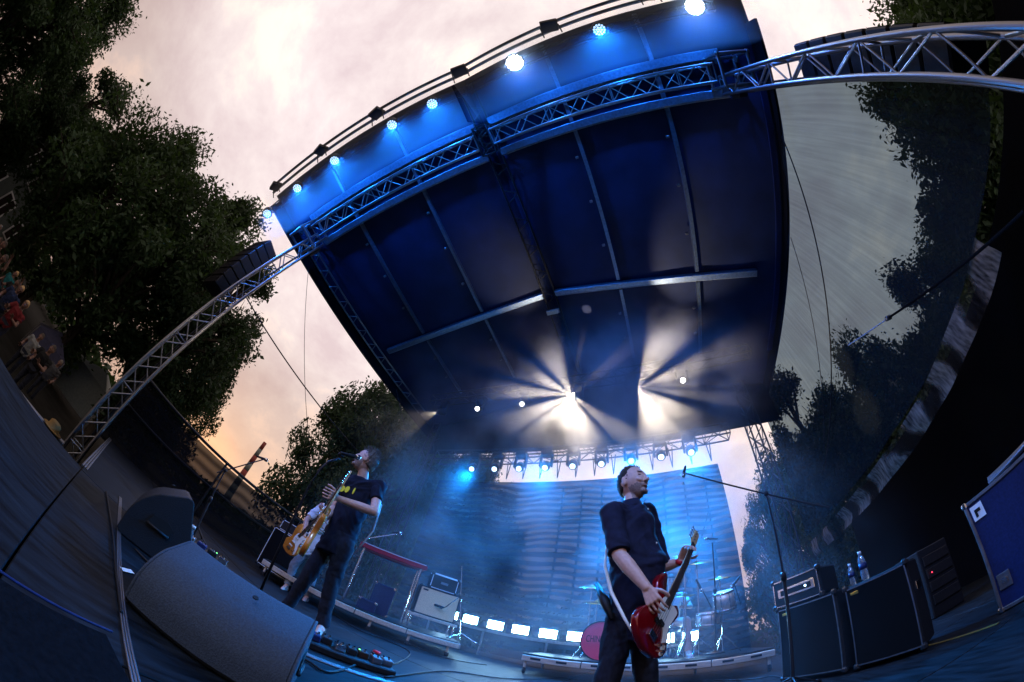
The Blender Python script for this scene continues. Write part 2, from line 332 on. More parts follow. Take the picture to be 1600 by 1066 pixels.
for y, rr in ((-.92, .085), (-.24, .075), (3.17, .07)):   # cross beams, bent at the ridge
    for s, xe in ((-1, XL + .75 if y < 3 else XL + .6), (1, XR - .75 if y < 3 else XR - .6)):
        a, b = V((RX0 + s * .16, y, rz(RX0 + s * .16) - .03)), V((xe, y, rz(xe) - .03)); rot = frame(b - a)
        MB().cbox((a + b) / 2, (rr * 2, rr * 2 if y < 3 else rr * 1.6, (b - a).length), .012, rot).build('cross_beam', 'alu_roof', roof)
        MB().box((a + b) / 2 + V((0, rr + .012, -.02)), (.01, .012, (b - a).length), rot).build('keder_rail', 'strap', roof)
for y in (-2.24, -2.10):
    for s, xe in ((-1, XL + .05), (1, XR - .05)):
        rod(roof, 'edge_tube', (RX0, y, RZ - .02), (xe, y, rz(xe) - .02), .035, 'alu')
ridge = [(-.16, -.1), (.16, -.1), (.16, .1), (-.16, .1)]
for s in (-1, 1): rod(roof, 'ridge_chord', (RX0 + s * .14, YF + .2, RZ - .06), (RX0 + s * .14, YB - .4, RZ - .06), .024, 'blackmetal')
for j in range(26):
    y = YF + .3 + j * .32; rod(roof, 'ridge_brace', (RX0 - .14, y, RZ - .06), (RX0 + .14, y + .16 * (1 if j % 2 else -1), RZ - .06), .012, 'blackmetal')
MB().cbox((RX0, 3.55, RZ - .28), (.32, .12, .06), .01).build('ridge_bracket', 'alu', roof)
rv = MB(); rv.add([(XL + .5, YB - .35, rz(XL) + .05), (RX0, YB - .35, RZ + .05), (XR - .1, YB - .35, rz(XR) + .05), (XR - .1, YB - .35, 4.86), (RX0, YB - .35, 4.98), (XL + .5, YB - .35, 4.98)], [(0, 1, 2, 3, 4, 5)]).build('rear_valance', 'cloth_black', roof)
for x, yy, w_ in ((XL + .04, 2.1, .12), (XR - .07, 2.5, .22)):   # verge bands along both eaves
    MB().box((x, yy + .3, rz(x) - .10), (.05, 8.4, .34)).build('eave_band', 'cloth_black', roof)
MB().box((XR - .22, 2.3, rz(XR) - .12), (.12, 5.6, .03)).build('eave_tube', 'casepanel', roof)
for k in range(24):                              # truss girder inside the left eave
    y = -.4 + k * .24; rod(roof, 'eave_brace', (XL + .16, y, rz(XL) - .02), (XL + .40, y + .12 * (1 if k % 2 else -1), rz(XL + .4) - .05), .012, 'alu')
for xx in (.16, .40): rod(roof, 'eave_chord', (XL + xx, -.5, rz(XL + xx) - .04), (XL + xx, 5.6, rz(XL + xx) - .04), .022, 'alu')

def truss(name, label, a, b, wd, step, group=None, r=.024, m='alu', up=V((0, 1, 0)), cat='truss', zig=True):
    a, b = V(a), V(b); t = thing(name, label, cat, a, group); f = frame(b - a, up); X, Y = f.col[0] * wd / 2, f.col[1] * wd / 2; ax = (b - a).normalized(); Ln = (b - a).length
    cs = [(-1, -1), (1, -1), (1, 1), (-1, 1)]
    for sx, sy in cs: rod(t, 'chord', a + X * sx + Y * sy, b + X * sx + Y * sy, r, m)
    n = max(1, round(Ln / step)); st = Ln / n
    for k in range(n):
        for q in range(4):
            p0, p1 = cs[q], cs[(q + 1) % 4]
            if (k + q) % 2 and zig: p0, p1 = p1, p0
            rod(t, 'brace', a + ax * st * k + X * p0[0] + Y * p0[1], a + ax * st * (k + 1) + X * p1[0] + Y * p1[1], r * .5, m, 6)
        if k % 4 == 0:
            for q in range(4): p0, p1 = cs[q], cs[(q + 1) % 4]; rod(t, 'rung', a + ax * st * k + X * p0[0] + Y * p0[1], a + ax * st * k + X * p1[0] + Y * p1[1], r * .5, m, 6)
    for e in (a, b):
        for q in range(4): p0, p1 = cs[q], cs[(q + 1) % 4]; rod(t, 'rung', e + X * p0[0] + Y * p0[1], e + X * p1[0] + Y * p1[1], r * .6, m, 6)
    return t
TL, TR_, TY = -6.2, 2.74, -.58; TWY = -.36
truss('truss_tower', 'slim aluminium truss tower beside the leafy trees and crowd barrier', (TL, TWY, GZ), (TL, TWY, rz(TL) - .15), .30, .30, 'front towers of the stage roof', r=.026)
truss('truss_tower', 'big aluminium truss tower in front of the grey gauze side wall', (TR_, TWY, GZ), (TR_, TWY, rz(TR_) - .15), .30, .38, 'front towers of the stage roof', r=.027)
for s, xe, nm in ((-1, TL + .25, 'towards the crowd side tower'), (1, TR_ - .25, 'towards the gauze side wall tower')):
    truss('front_truss', 'blue lit lattice front truss sloping down ' + nm, (RX0 + s * .2, TY, rz(RX0 + s * .2) - .24), (xe, TY, rz(xe) - .24), .30, .30, 'front lattice trusses', r=.02)
for x, nm in ((TL, 'crowd side'), (TR_, 'gauze wall side')):   # sleeve blocks and hoists at the tower heads
    t = thing('sleeve_block', 'steel sleeve block with chain hoist on the %s tower head' % nm, 'sleeve block', (x, TY, rz(x) - .55))
    z0 = rz(x) - .55
    for dz in (0, .5):
        for dx in (-.26, .26): rod(t, 'frame_tube', (x + dx, TY - .3, z0 + dz), (x + dx, TY + .3, z0 + dz), .03, 'alu')
        for dy in (-.26, .26): rod(t, 'frame_tube', (x - .3, TY + dy, z0 + dz), (x + .3, TY + dy, z0 + dz), .03, 'alu')
    for dx in (-.26, .26):
        for dy in (-.26, .26):
            rod(t, 'frame_post', (x + dx, TY + dy, z0 - .05), (x + dx, TY + dy, z0 + .55), .026, 'alu'); MB().lathe([(.05, -.02), (.06, 0), (.05, .02)], (x + dx * .7, TY + dy * .7, z0 + .25), frame(V((1, 0, 0))), 12).build('roller', 'blackmetal', t)
    MB().cbox((x + .02, TY + .38, z0 + .16), (.2, .16, .28), .03).build('hoist_motor', 'blackmetal', t)
    rod(t, 'chain', (x, TY + .38, z0), (x, TY + .38, z0 - 3.6 if x < 0 else z0 - .6), .008, 'blackmetal')
truss('center_truss_block', 'short black ridge truss block in the middle of the front truss', (RX0, TY - .3, RZ - .24), (RX0, TY + .3, RZ - .24), .3, .15, r=.022, m='blackmetal')
for x, lb in ((-6.3, 'slender rear truss tower beyond the keyboard riser'), (2.62, 'rear truss tower beside the drum riser and speaker cabinets')):
    truss('rear_tower', lb, (x, 6.35, 0), (x, 6.35, rz(x) - .1), .29, .36, 'rear towers of the stage roof', r=.022, m='blackmetal')
truss('par_truss', 'thin front lighting truss under the roof edge sloping towards the crowd', (RX0 - .05, -1.72, RZ - .12), (XL - .1, -1.72, rz(XL) - .14), .16, .2, 'front lighting trusses', r=.014, m='blackmetal')
truss('par_truss', 'thin front lighting truss under the roof edge sloping towards the gauze wall', (RX0 + .05, -1.72, RZ - .12), (2.9, -1.72, rz(2.9) - .14), .16, .2, 'front lighting trusses', r=.014, m='blackmetal')
truss('beam_truss', 'black lighting truss across the roof with the white beam lamps', (-5.2, 4.6, 5.47), (2.5, 4.6, 5.47), .22, .3, r=.018, m='blackmetal')
rt = truss('rear_truss', 'black lattice truss with moving heads above the rear gauze', (-5.9, 6.4, 4.86), (2.0, 6.4, 4.86), .30, .3, r=.02, m='blackmetal')
for k in range(14): x = -4.4 + .45 * k; rod(rt, 'drop_strap', (x - .05, 6.45, 4.72), (x, 6.47, 4.2), .012, 'blackmetal'); rod(rt, 'drop_strap', (x + .05, 6.45, 4.72), (x, 6.47, 4.2), .012, 'blackmetal')

# ------------------------------------------------------------------ lamps
def par(x, hot=False, aim=None):
    z = rz(x) - .44; y = -1.68; lb = 'round LED par lamp glaring white under the front roof edge' if hot else 'round LED par lamp with blue white cells under the front roof edge'
    t = thing('par_lamp', lb, 'stage lamp', (x, y, z + .22), 'front pars glaring white' if hot else 'front pars with blue cells'); c = V((x, y, z)); d = (V(aim or (x * .3, 2.8, .8)) - c).normalized(); m = frame(d)
    k = 1.4 if hot else 1.0
    MB().lathe([(a_ * k, b_ * k) for a_, b_ in ((.05, -.16), (.10, -.14), (.125, -.05), (.125, .03), (.115, .035), (.115, .02))], c, m, 20).build('housing', 'blackmetal', t, True)
    MB().lathe([(.112 * k, .015 * k), (.112 * k, .022 * k)], c, m, 20).build('face_plate', 'black', t)
    for rr, nn in ((0, 1), (.042, 6), (.084, 12)):
        for q in range(nn):
            a = 2 * math.pi * q / max(nn, 1); MB().lathe([(a_ * k, b_ * k) for a_, b_ in ((.0185, .022), (.016, .03), (.004, .033))], c + m @ V((math.cos(a) * rr * k, math.sin(a) * rr * k, 0)), m, 8).build('led_cell', 'led_hot' if hot else 'led_blue', t)
    yk = m.col[0]
    MB().path([c + yk * .14, c + yk * .15 + V((0, 0, .16)), c - yk * .15 + V((0, 0, .16)), c - yk * .14], .012, 6).build('yoke', 'blackmetal', t)
    rod(t, 'clamp', c + V((0, 0, .16)), c + V((0, 0, .30)), .02, 'alu'); return t, c, d
for x in (-6.85, -5.72, -4.58, -3.15, -2.28, -.55, .95, 2.47):
    hot = x in (-.55, 2.47); t, c, d = par(x, hot, (.02, .05, .6) if hot else (x * .55 - .5, 1.4, .4))
    spotl('par_beam', c + d * .06, c + d if hot else c + V((-x * .12, 3.2, -.15)), (.30, .55, 1) if hot else (.010, .19, 1), 420 if hot else 360, 90 if hot else 168, .8, .08)
    if hot: spotl('par_spill', c + d * .06, c + V((-x * .12, 3.2, -.15)), (.010, .19, 1), 430, 168, .8, .08)
for i, x in enumerate((-6.55, -5.0, -3.5, -1.65, .25, 1.95)):      # four-cell blinders on the outer roof edge
    z = rz(x) - .06; t = thing('blinder_lamp', 'unlit black four cell blinder on the outer roof edge', 'stage lamp', (x, -2.2, z), 'blinders on the roof edge')
    tilt = Matrix.Rotation(R(-38), 3, 'X') @ Matrix.Rotation(R(8 if x < RX0 else -8), 3, 'Y'); c = V((x, -2.16, z - .06))
    MB().cbox(c, (.30, .09, .24), .012, tilt).build('housing', 'blackmetal', t)
    for a in (-.07, .07):
        for b in (-.055, .055): MB().lathe([(.05, 0), (.047, .012), (.02, .005)], c + tilt @ V((a, -.045, b)), tilt @ frame(V((0, -1, 0))), 14).build('reflector', 'steel', t, True)
    for a in (-.16, .16): rod(t, 'bracket', c + tilt @ V((a, 0, 0)), c + V((a, .22, -.10)), .012, 'blackmetal')
def mover(x, y, z, aim, lens, label, group, sz=1.0):
    t = thing('moving_head', label, 'stage lamp', (x, y, z + .45 * sz), group); c = V((x, y, z)); d = (V(aim) - c).normalized(); m = frame(d, V((0, 1, .1)))
    MB().cbox((x, y, z + .38 * sz), (.30 * sz, .26 * sz, .14 * sz), .02).build('base', 'blackmetal', t)
    for s in (-1, 1): MB().cbox((x + s * .15 * sz, y, z + .16 * sz), (.05 * sz, .12 * sz, .36 * sz), .015).build('yoke_arm', 'blackmetal', t)
    MB().lathe([(.06 * sz, -.17 * sz), (.115 * sz, -.13 * sz), (.12 * sz, .06 * sz), (.095 * sz, .15 * sz), (.085 * sz, .15 * sz)], c, m, 18).build('head', 'blackmetal', t, True)
    MB().lathe([(.08 * sz, .14 * sz), (.06 * sz, .16 * sz), (.01, .168 * sz)], c, m, 16).build('lens', lens, t, True); return c + d * .2 * sz
spots = [(-5.63, 'lens_dot', (-9, 4.4, 5.1)), (-4.35, 'lens_dot', (-2, 0, 1)), (-3.0, 'lens_dot', (-1.5, 0, 1)), (-1.54, 'lens_warm', (-2.6, 2.9, 4.7)), (-.2, 'lens_warm', (3.2, 5.0, 5.9)), (1.08, 'lens_dot', (0, 0, .6))]
BEAM = {}
for i, (x, ln, aim) in enumerate(spots):
    lb = {0: 'small moving head throwing a narrow beam at the trees', 3: 'moving head throwing a wide white star of rays into the smoke', 4: 'moving head fanning white rays towards the gauze side wall'}.get(i, 'small moving head showing a white dot under the roof')
    BEAM[i] = mover(x * .836, 4.6, 5.02, aim, ln, lb, 'beam lamps on the roof truss', .75)
for i in range(9):
    x = -4.45 + .68 * i
    mover(x, 6.25, 4.72 - .30, (x * .6, 2.5, .3), 'lens_blue', 'black moving head with pale blue lens hanging on the rear truss', 'moving heads on the rear truss', .95)
WARM = (1, .82, .62)
# prism heads: every facet throws its own ray through the smoke
for px, py, dd, size, e, bl_ in ((846, 525, 4.0, 40, 480, .9), (800, 568, 4.1, 24, 800, .8), (742, 606, 4.3, 17, 1200, .8), (728, 690, 4.2, 17, 1650, .8), (790, 718, 4.2, 16, 1800, .8), (850, 720, 4.3, 26, 1500, .9), (912, 720, 4.4, 38, 1250, .8), (975, 680, 4.5, 18, 800, .8), (906, 548, 4.3, 7, 500, .7), (940, 585, 4.5, 28, 300, .9)):
    spotl('star_ray', BEAM[3], at(px, py, dd), WARM, e * 1.05, size, bl_, .015)
for px, py, dd, size, e, bl_ in ((1035, 535, 4.0, 48, 560, .7), (1090, 572, 4.3, 24, 930, .9), (1150, 592, 4.5, 13, 700, .8), (1120, 620, 4.5, 11, 800, .8), (1085, 655, 4.4, 17, 1350, .8), (1042, 690, 4.4, 40, 1350, .9)):
    spotl('fan_ray', BEAM[4], at(px, py, dd), WARM, e * 1.05, size, bl_, .015)
spotl('narrow_beam', BEAM[0], at(600, 672, 5.3), WARM, 900, 24, .6, .02)
for x, aim, e_ in ((-4.45, (-2.6, 3.0, 0), 2000), (-2.41, (-1.4, 3.4, 0), 2300), (-.37, (-.3, 3.6, 0), 2800), (.99, (.6, 3.6, 0), 3000)):
    spotl('rear_wash', (x, 6.1, 4.2), aim, (.004, .27, 1), e_, 90, .8, .1)
def strobe(x, y, z, wd=.30, grp='white strobe bars behind the band'):
    t = thing('strobe_light', 'bright rectangular strobe lamp on the low rear riser' if grp.startswith('white') else 'bright strobe lamp among the drum hardware', 'stage lamp', (x, y, z - .1), grp)
    MB().cbox((x, y + .06, z), (wd + .05, .1, .22), .012).build('housing', 'blackmetal', t); MB().box((x, y + .004, z), (wd, .012, .15)).build('lamp_face', 'strobe', t)
    for s in (-1, 1): MB().box((x + s * (wd / 2 + .035), y + .06, z - .03), (.012, .05, .2)).build('bracket', 'blackmetal', t)
for x in (-3.69, -3.25, -2.72, -2.23, -1.72, -1.23): strobe(x, 6.0, .64)
for x in (.24, .62): strobe(x, 6.0, .63, .24, 'drum strobes')

# ------------------------------------------------------------------ gauze walls, rails, wires
def cloth(name, label, pts, m, cat, nx=24, nz=12, amp=.02, th=.006, group=None):
    a, b, c, d = [V(p) for p in pts]; nrm = (b - a).cross(d - a).normalized(); vs = []; fs = []; n = (nx + 1) * (nz + 1)
    for s in (0, 1):
        for i in range(nx + 1):
            for j in range(nz + 1):
                u, v = i / nx, j / nz; p = (a * (1 - u) + b * u) * (1 - v) + (d * (1 - u) + c * u) * v
                p += nrm * (amp * noise.noise(V((u * 9, v * 1.2, hash(name) % 7 * 0))) * 2 + s * th); vs.append(p)
    ix = lambda i, j: i * (nz + 1) + j
    for i in range(nx):
        for j in range(nz): fs.append((ix(i, j), ix(i + 1, j), ix(i + 1, j + 1), ix(i, j + 1)))
    vs = vs[:n]
    base = (a + b) / 2; me = MB().add([v - base for v in vs], fs); o = me.build(name, m, None, True); o.location = base; return tag(o, label, cat, group)
SX = 3.42
cloth('side_gauze', 'tall grey gauze wall hanging on the wing side below the roof', [(SX, -.25, 2.25), (SX, 7.2, 2.25), (SX, 7.2, 5.82), (SX, -.25, 5.82)], 'scrim_side', 'gauze', 30, 12, .03)
hm = cloth('gauze_hem', 'crumpled pale folded hem along the bottom of the grey gauze wall', [(SX + .05, 1.0, 1.98), (SX + .05, 7.1, 1.74), (SX - .02, 7.1, 2.06), (SX - .02, 1.0, 2.28)], 'hem', 'hem', 90, 5, .06)
cloth('rear_gauze', 'wide dark see-through gauze backdrop behind drums and keyboards', [(-5.6, 6.5, .2), (1.72, 6.5, .2), (1.58, 6.5, 4.12), (-5.6, 6.5, 4.12)], 'scrim_rear', 'backdrop', 30, 14, .02)
cloth('low_gauze', 'low dark gauze with wavy bands along the crowd side rail', [(-6.86, -.2, -.1), (-6.86, 6.2, -.1), (-6.86, 6.2, 1.2), (-6.86, -.2, 1.2)], 'scrim_low', 'gauze', 24, 6, .02)
wing = MB().box((5.2, 2.6, 1.1), (.06, 11, 3.6)); tag(wing.build('wing_curtain', 'cloth_black'), 'black wing curtain behind the flight cases under the gauze', 'curtain')  # added black sheet, stands in for the dark beyond the wing
rl = thing('side_rail', 'black two bar handrail along the crowd side stage edge', 'rail', (-6.8, 2, 0))
for z, r in ((1.25, .03), (.66, .022)): rod(rl, 'rail_bar', (-6.8, -.3, z), (-6.8, 6.1, z), r, 'blackmetal')
for y in (-.3, 1.9, 4.0, 6.1): rod(rl, 'rail_post', (-6.8, y, 0), (-6.8, y, 1.25), .024, 'blackmetal')
def wire(label, a, b, r=.008, sag=0, cat='wire', m='cable', name='guy_wire'):
    a, b = V(a), V(b); pts = [a + (b - a) * (i / 14) - V((0, 0, sag * 4 * (i / 14) * (1 - i / 14))) for i in range(15)]
    o0 = pts[0]; o = MB().path([p - o0 for p in pts], r, 6).build(name, m, None, True); o.location = o0; return tag(o, label, cat)
wire('taut black cable crossing the sky from the crowd side tower to the keyboards', (-6.5, -.35, 3.78), (-6.5, 4.6, 3.45), .014)
wire('hair thin wire hanging from the crowd side tower head', (-6.7, .1, 5.75), (-6.8, 3.3, 2.7), .006)
wire('thin wire from the crowd side eave down behind the singer', (-6.7, 4.4, 5.9), (-5.6, 5.2, 4.0), .008)
wire('dark wire hanging straight down the middle of the grey gauze', (3.36, .55, 5.7), (3.36, 5.5, 2.9), .012)
wire('faint wire running down the grey gauze beside the eave', (3.36, 2.3, 5.6), (3.36, 5.2, 3.2), .007)
wire('stay wire rising from the roof corner into the sky', (3.45, -1.0, 6.02), (6.2, -4.2, 11), .012)
wire('power cable looping under the crowd side tower', (-6.45, -.3, 5.6), (-6.45, -.3, GZ + .3), .022, .05, 'cable')
wire('power cable drooping in loops beside the gauze wall tower', (2.9, -.3, 5.5), (3.1, -.2, 1.2), .018, .1, 'cable')
sb = thing('ratchet_strap', 'dark blue ratchet strap slanting in front of the gauze hem', 'strap', at(1400, 490, 3.3))
p0, p1, p2 = at(1325, 540, 3.6), at(1388, 497, 3.4), at(1600, 330, 2.6)
rod(sb, 'strap_end', p0, p1, .008, 'strap'); rod(sb, 'webbing', p1, p2, .012, 'cloth_black'); MB().cbox(p1, (.08, .05, .05), .01, frame(p2 - p1)).build('ratchet', 'alu', sb)

# line arrays outside both towers
def array(label, x, y, ztop, n, yaw, dz, curve, sz):
    t = thing('line_array', label, 'loudspeaker', (x, y, ztop), 'flown loudspeaker columns'); pos = V((x, y, ztop)); tilt = 0
    for k in range(n):
        rot = Matrix.Rotation(R(yaw), 3, 'Z') @ Matrix.Rotation(R(tilt), 3, 'X')
        c = pos + rot @ V((0, 0, -dz / 2)); b = MB().cbox(c, (sz, sz * .62, dz - .012), .02, rot).build('cabinet', 'black', t)
        MB().box(c + rot @ V((0, -sz * .312, 0)), (sz * .9, .012, dz * .8), rot).build('grille', 'grille', b)
        pos = pos + rot @ V((0, 0, -dz)); tilt += curve
    return t
array('black flown loudspeaker column beyond the crowd side tower', -7.75, -1.0, 5.65, 7, 20, .27, 1.6, .75)
array('black flown loudspeaker column beside the gauze wall tower', 3.35, -.52, 4.45, 7, -6, .30, .6, .7)

# ------------------------------------------------------------------ smoke under the roof
sm = MB(); y0, y1, zb = 2.35, 6.34, .06; xa, xb = -6.1, 3.3
sm.loft([[V((xa, y, zb)), V((xb, y, zb)), V((xb, y, rz(xb) - .45)), V((RX0, y, RZ - .45)), V((xa, y, rz(xa) - .45))] for y in (y0, y1)])
smo = sm.build('stage_smoke', 'black'); smo['kind'] = 'stuff'; smo['label'] = 'blue lit stage smoke drifting round the drums and roof'
ms_ = bpy.data.materials.new('smoke'); ms_.use_nodes = True; t = ms_.node_tree; t.nodes.clear(); oo = t.nodes.new('ShaderNodeOutputMaterial'); pv = t.nodes.new('ShaderNodeVolumePrincipled')
pv.inputs['Color'].default_value = (.92, .95, 1, 1); pv.inputs['Anisotropy'].default_value = 0; t.links.new(pv.outputs[0], oo.inputs['Volume'])
co = t.nodes.new('ShaderNodeTexCoord'); nn_ = t.nodes.new('ShaderNodeTexNoise'); nn_.inputs['Scale'].default_value = 1.1; nn_.inputs['Detail'].default_value = 4; t.links.new(co.outputs['Object'], nn_.inputs[0])
mr = t.nodes.new('ShaderNodeMapRange'); mr.inputs[1].default_value = .42; mr.inputs[2].default_value = .70; mr.inputs[3].default_value = .003; mr.inputs[4].default_value = .085; t.links.new(nn_.outputs[0], mr.inputs[0])
sp = t.nodes.new('ShaderNodeSeparateXYZ'); t.links.new(co.outputs['Object'], sp.inputs[0])
fy = t.nodes.new('ShaderNodeMapRange'); fy.interpolation_type = 'SMOOTHSTEP'; fy.inputs[1].default_value = 2.4; fy.inputs[2].default_value = 4.0; t.links.new(sp.outputs[1], fy.inputs[0])
fx = t.nodes.new('ShaderNodeMapRange'); fx.interpolation_type = 'SMOOTHSTEP'; fx.inputs[1].default_value = -6.05; fx.inputs[2].default_value = -4.4; t.links.new(sp.outputs[0], fx.inputs[0])
m1 = t.nodes.new('ShaderNodeMath'); m1.operation = 'MULTIPLY'; t.links.new(mr.outputs[0], m1.inputs[0]); t.links.new(fy.outputs[0], m1.inputs[1])
fr_ = t.nodes.new('ShaderNodeMapRange'); fr_.interpolation_type = 'SMOOTHSTEP'; fr_.inputs[1].default_value = 1.3; fr_.inputs[2].default_value = 2.9; fr_.inputs[3].default_value = 1; fr_.inputs[4].default_value = .04; t.links.new(sp.outputs[0], fr_.inputs[0])
m0 = t.nodes.new('ShaderNodeMath'); m0.operation = 'MULTIPLY'; t.links.new(m1.outputs[0], m0.inputs[0]); t.links.new(fr_.outputs[0], m0.inputs[1])
m2 = t.nodes.new('ShaderNodeMath'); m2.operation = 'MULTIPLY'; t.links.new(m0.outputs[0], m2.inputs[0]); t.links.new(fx.outputs[0], m2.inputs[1]); 
sb_ = t.nodes.new('ShaderNodeVectorMath'); sb_.operation = 'SUBTRACT'; sb_.inputs[1].default_value = (-.4, 4.4, 4.7); t.links.new(co.outputs['Object'], sb_.inputs[0])
dv_ = t.nodes.new('ShaderNodeVectorMath'); dv_.operation = 'DIVIDE'; dv_.inputs[1].default_value = (3.6, 1.7, 1.9); t.links.new(sb_.outputs[0], dv_.inputs[0])
ln_ = t.nodes.new('ShaderNodeVectorMath'); ln_.operation = 'LENGTH'; t.links.new(dv_.outputs[0], ln_.inputs[0])
bl = t.nodes.new('ShaderNodeMapRange'); bl.interpolation_type = 'SMOOTHSTEP'; bl.inputs[1].default_value = 0; bl.inputs[2].default_value = 1; bl.inputs[3].default_value = 32; bl.inputs[4].default_value = 1; t.links.new(ln_.outputs['Value'], bl.inputs[0])

s2_ = t.nodes.new('ShaderNodeVectorMath'); s2_.operation = 'SUBTRACT'; s2_.inputs[1].default_value = (.2, 5.7, 1.6); t.links.new(co.outputs['Object'], s2_.inputs[0])
d2_ = t.nodes.new('ShaderNodeVectorMath'); d2_.operation = 'DIVIDE'; d2_.inputs[1].default_value = (2.2, 1.5, 2.0); t.links.new(s2_.outputs[0], d2_.inputs[0])
l2_ = t.nodes.new('ShaderNodeVectorMath'); l2_.operation = 'LENGTH'; t.links.new(d2_.outputs[0], l2_.inputs[0])
b2 = t.nodes.new('ShaderNodeMapRange'); b2.interpolation_type = 'SMOOTHSTEP'; b2.inputs[3].default_value = 7.0; b2.inputs[4].default_value = 0; t.links.new(l2_.outputs['Value'], b2.inputs[0])
ab = t.nodes.new('ShaderNodeMath'); ab.operation = 'ADD'; t.links.new(bl.outputs[0], ab.inputs[0]); t.links.new(b2.outputs[0], ab.inputs[1])
m3_ = t.nodes.new('ShaderNodeMath'); m3_.operation = 'MULTIPLY'; t.links.new(m2.outputs[0], m3_.inputs[0]); t.links.new(ab.outputs[0], m3_.inputs[1]); 
hot_ = []  # density shaped for the light: thinner round the beam lamps to even their rays
for q in (3, 4):
    dn = t.nodes.new('ShaderNodeVectorMath'); dn.operation = 'DISTANCE'; dn.inputs[1].default_value = BEAM[q]; t.links.new(co.outputs['Object'], dn.inputs[0])
    hr_ = t.nodes.new('ShaderNodeMapRange'); hr_.interpolation_type = 'SMOOTHSTEP'; hr_.inputs[1].default_value = 0; hr_.inputs[2].default_value = 1.3; hr_.inputs[3].default_value = .2; hr_.inputs[4].default_value = 1; t.links.new(dn.outputs['Value'], hr_.inputs[0]); hot_.append(hr_)
m4_ = t.nodes.new('ShaderNodeMath'); m4_.operation = 'MULTIPLY'; t.links.new(hot_[0].outputs[0], m4_.inputs[0]); t.links.new(hot_[1].outputs[0], m4_.inputs[1])
m5_ = t.nodes.new('ShaderNodeMath'); m5_.operation = 'MULTIPLY'; t.links.new(m3_.outputs[0], m5_.inputs[0]); t.links.new(m4_.outputs[0], m5_.inputs[1]); t.links.new(m5_.outputs[0], pv.inputs['Density'])
smo.data.materials.clear(); smo.data.materials.append(ms_)
for sgn, xe in ((-1, XL + .1), (1, XR - .3)):
    lh_ = MB(); lh_.loft([[V((RX0, y, RZ - .06)), V((xe, y, rz(xe) - .06)), V((xe, y, rz(xe) - .95)), V((RX0, y, RZ - .95))] for y in (-1.95, -.95)])
    q_ = lh_.build('lip_haze', 'black'); q_['kind'] = 'stuff'; q_['label'] = 'thin blue lit haze hanging round the front roof lamps'
    if sgn < 0:
        mh = bpy.data.materials.new('thin_haze'); mh.use_nodes = True; t = mh.node_tree; t.nodes.clear(); o1 = t.nodes.new('ShaderNodeOutputMaterial'); v1 = t.nodes.new('ShaderNodeVolumePrincipled'); v1.inputs['Density'].default_value = .16; v1.inputs['Color'].default_value = (.93, .96, 1, 1); t.links.new(v1.outputs[0], o1.inputs['Volume'])
    q_.data.materials.clear(); q_.data.materials.append(mh)
#PART2
# ------------------------------------------------------------------ trees and the far background
def make_tree_meshes(seed, h, rad, base, nleaf, ls, leaf, clumps=46):
    r = random.Random(seed); tr = MB(); cl = []
    tr.path([(0, 0, 0), (r.uniform(-.2, .2), .1, h * .25), (r.uniform(-.3, .3), r.uniform(-.3, .3), h * .5), (r.uniform(-.4, .4), 0, h * .9)], [h * .035, h * .026, h * .018, h * .004], 8)
    for i in range(clumps):
        for _ in range(50):
            u = V((r.uniform(-1, 1), r.uniform(-1, 1), r.uniform(-1, 1)))
            if .25 < u.length < 1: break
        z = base + (h - base) * (.5 + .5 * u.z); prof = math.sin(math.pi * min(1, max(.05, .12 + .86 * (z - base) / (h - base)))) ** .55
        c = V((u.x * rad * prof, u.y * rad * prof, z)); cl.append((c, rad * r.uniform(.16, .33)))
        s0 = V((0, 0, max(h * .18, c.z - r.uniform(.2, .4) * h * .6))); mid = s0.lerp(c, .55) + V((r.uniform(-.3, .3), r.uniform(-.3, .3), .3)); tr.path([s0, mid, c], [h * .011, h * .006, h * .002], 5)
        for q in range(2):
            e = c + V((r.uniform(-1, 1), r.uniform(-1, 1), r.uniform(-.6, 1))) * cl[-1][1]; tr.path([mid.lerp(c, .6), e], [h * .004, h * .0012], 4)
    vs = []; fs = []
    for i in range(nleaf):
        c, cr = cl[i % len(cl)] if r.random() < .9 else r.choice(cl)
        d = V((r.gauss(0, 1), r.gauss(0, 1), r.gauss(0, .8))).normalized() * cr * (r.random() ** .42) * (1.25 if r.random() < .12 else 1)
        p = c + d; a = V((r.gauss(0, 1), r.gauss(0, 1), r.gauss(0, .7))).normalized(); b = a.cross(V((r.gauss(0, 1), r.gauss(0, 1), r.gauss(0, 1)))).normalized(); s = ls * r.choice((.55, .8, 1, 1.25, 1.7)) * r.uniform(.8, 1.2); k = len(vs)
        vs += [p - a * s, p + b * s * .42, p + a * s, p - b * s * .42]; fs.append((k, k + 1, k + 2, k + 3))
    me = bpy.data.meshes.new('crown'); me.from_pydata([tuple(v) for v in vs], [], fs); me.materials.append(M[leaf]); tm = tr.mesh('trunk'); tm.materials.append(M['bark']); return tm, me, h
PROTO = [make_tree_meshes(1, 12, 4.6, 1.0, 46000, .115, 'leaf_a', 74), make_tree_meshes(2, 12, 4.0, 1.4, 38000, .115, 'leaf_b', 60), make_tree_meshes(5, 12, 3.6, 2.2, 12000, .14, 'leaf_b', 40)]
def tree(az, d, el, pk, label, wide=1.0, rot=0):
    tm, me, h = PROTO[pk]; top = H + d * math.tan(R(el)) - GZ; s = top / h
    t = thing('leafy_tree', label, 'tree', (d * math.sin(R(az)), d * math.cos(R(az)), GZ), 'trees round the stage'); t.scale = (s * wide, s * wide, s); t.rotation_euler.z = rot
    for nm, m in (('trunk', tm), ('crown', me)): o = bpy.data.objects.new(nm, m); C.objects.link(o); o.parent = t
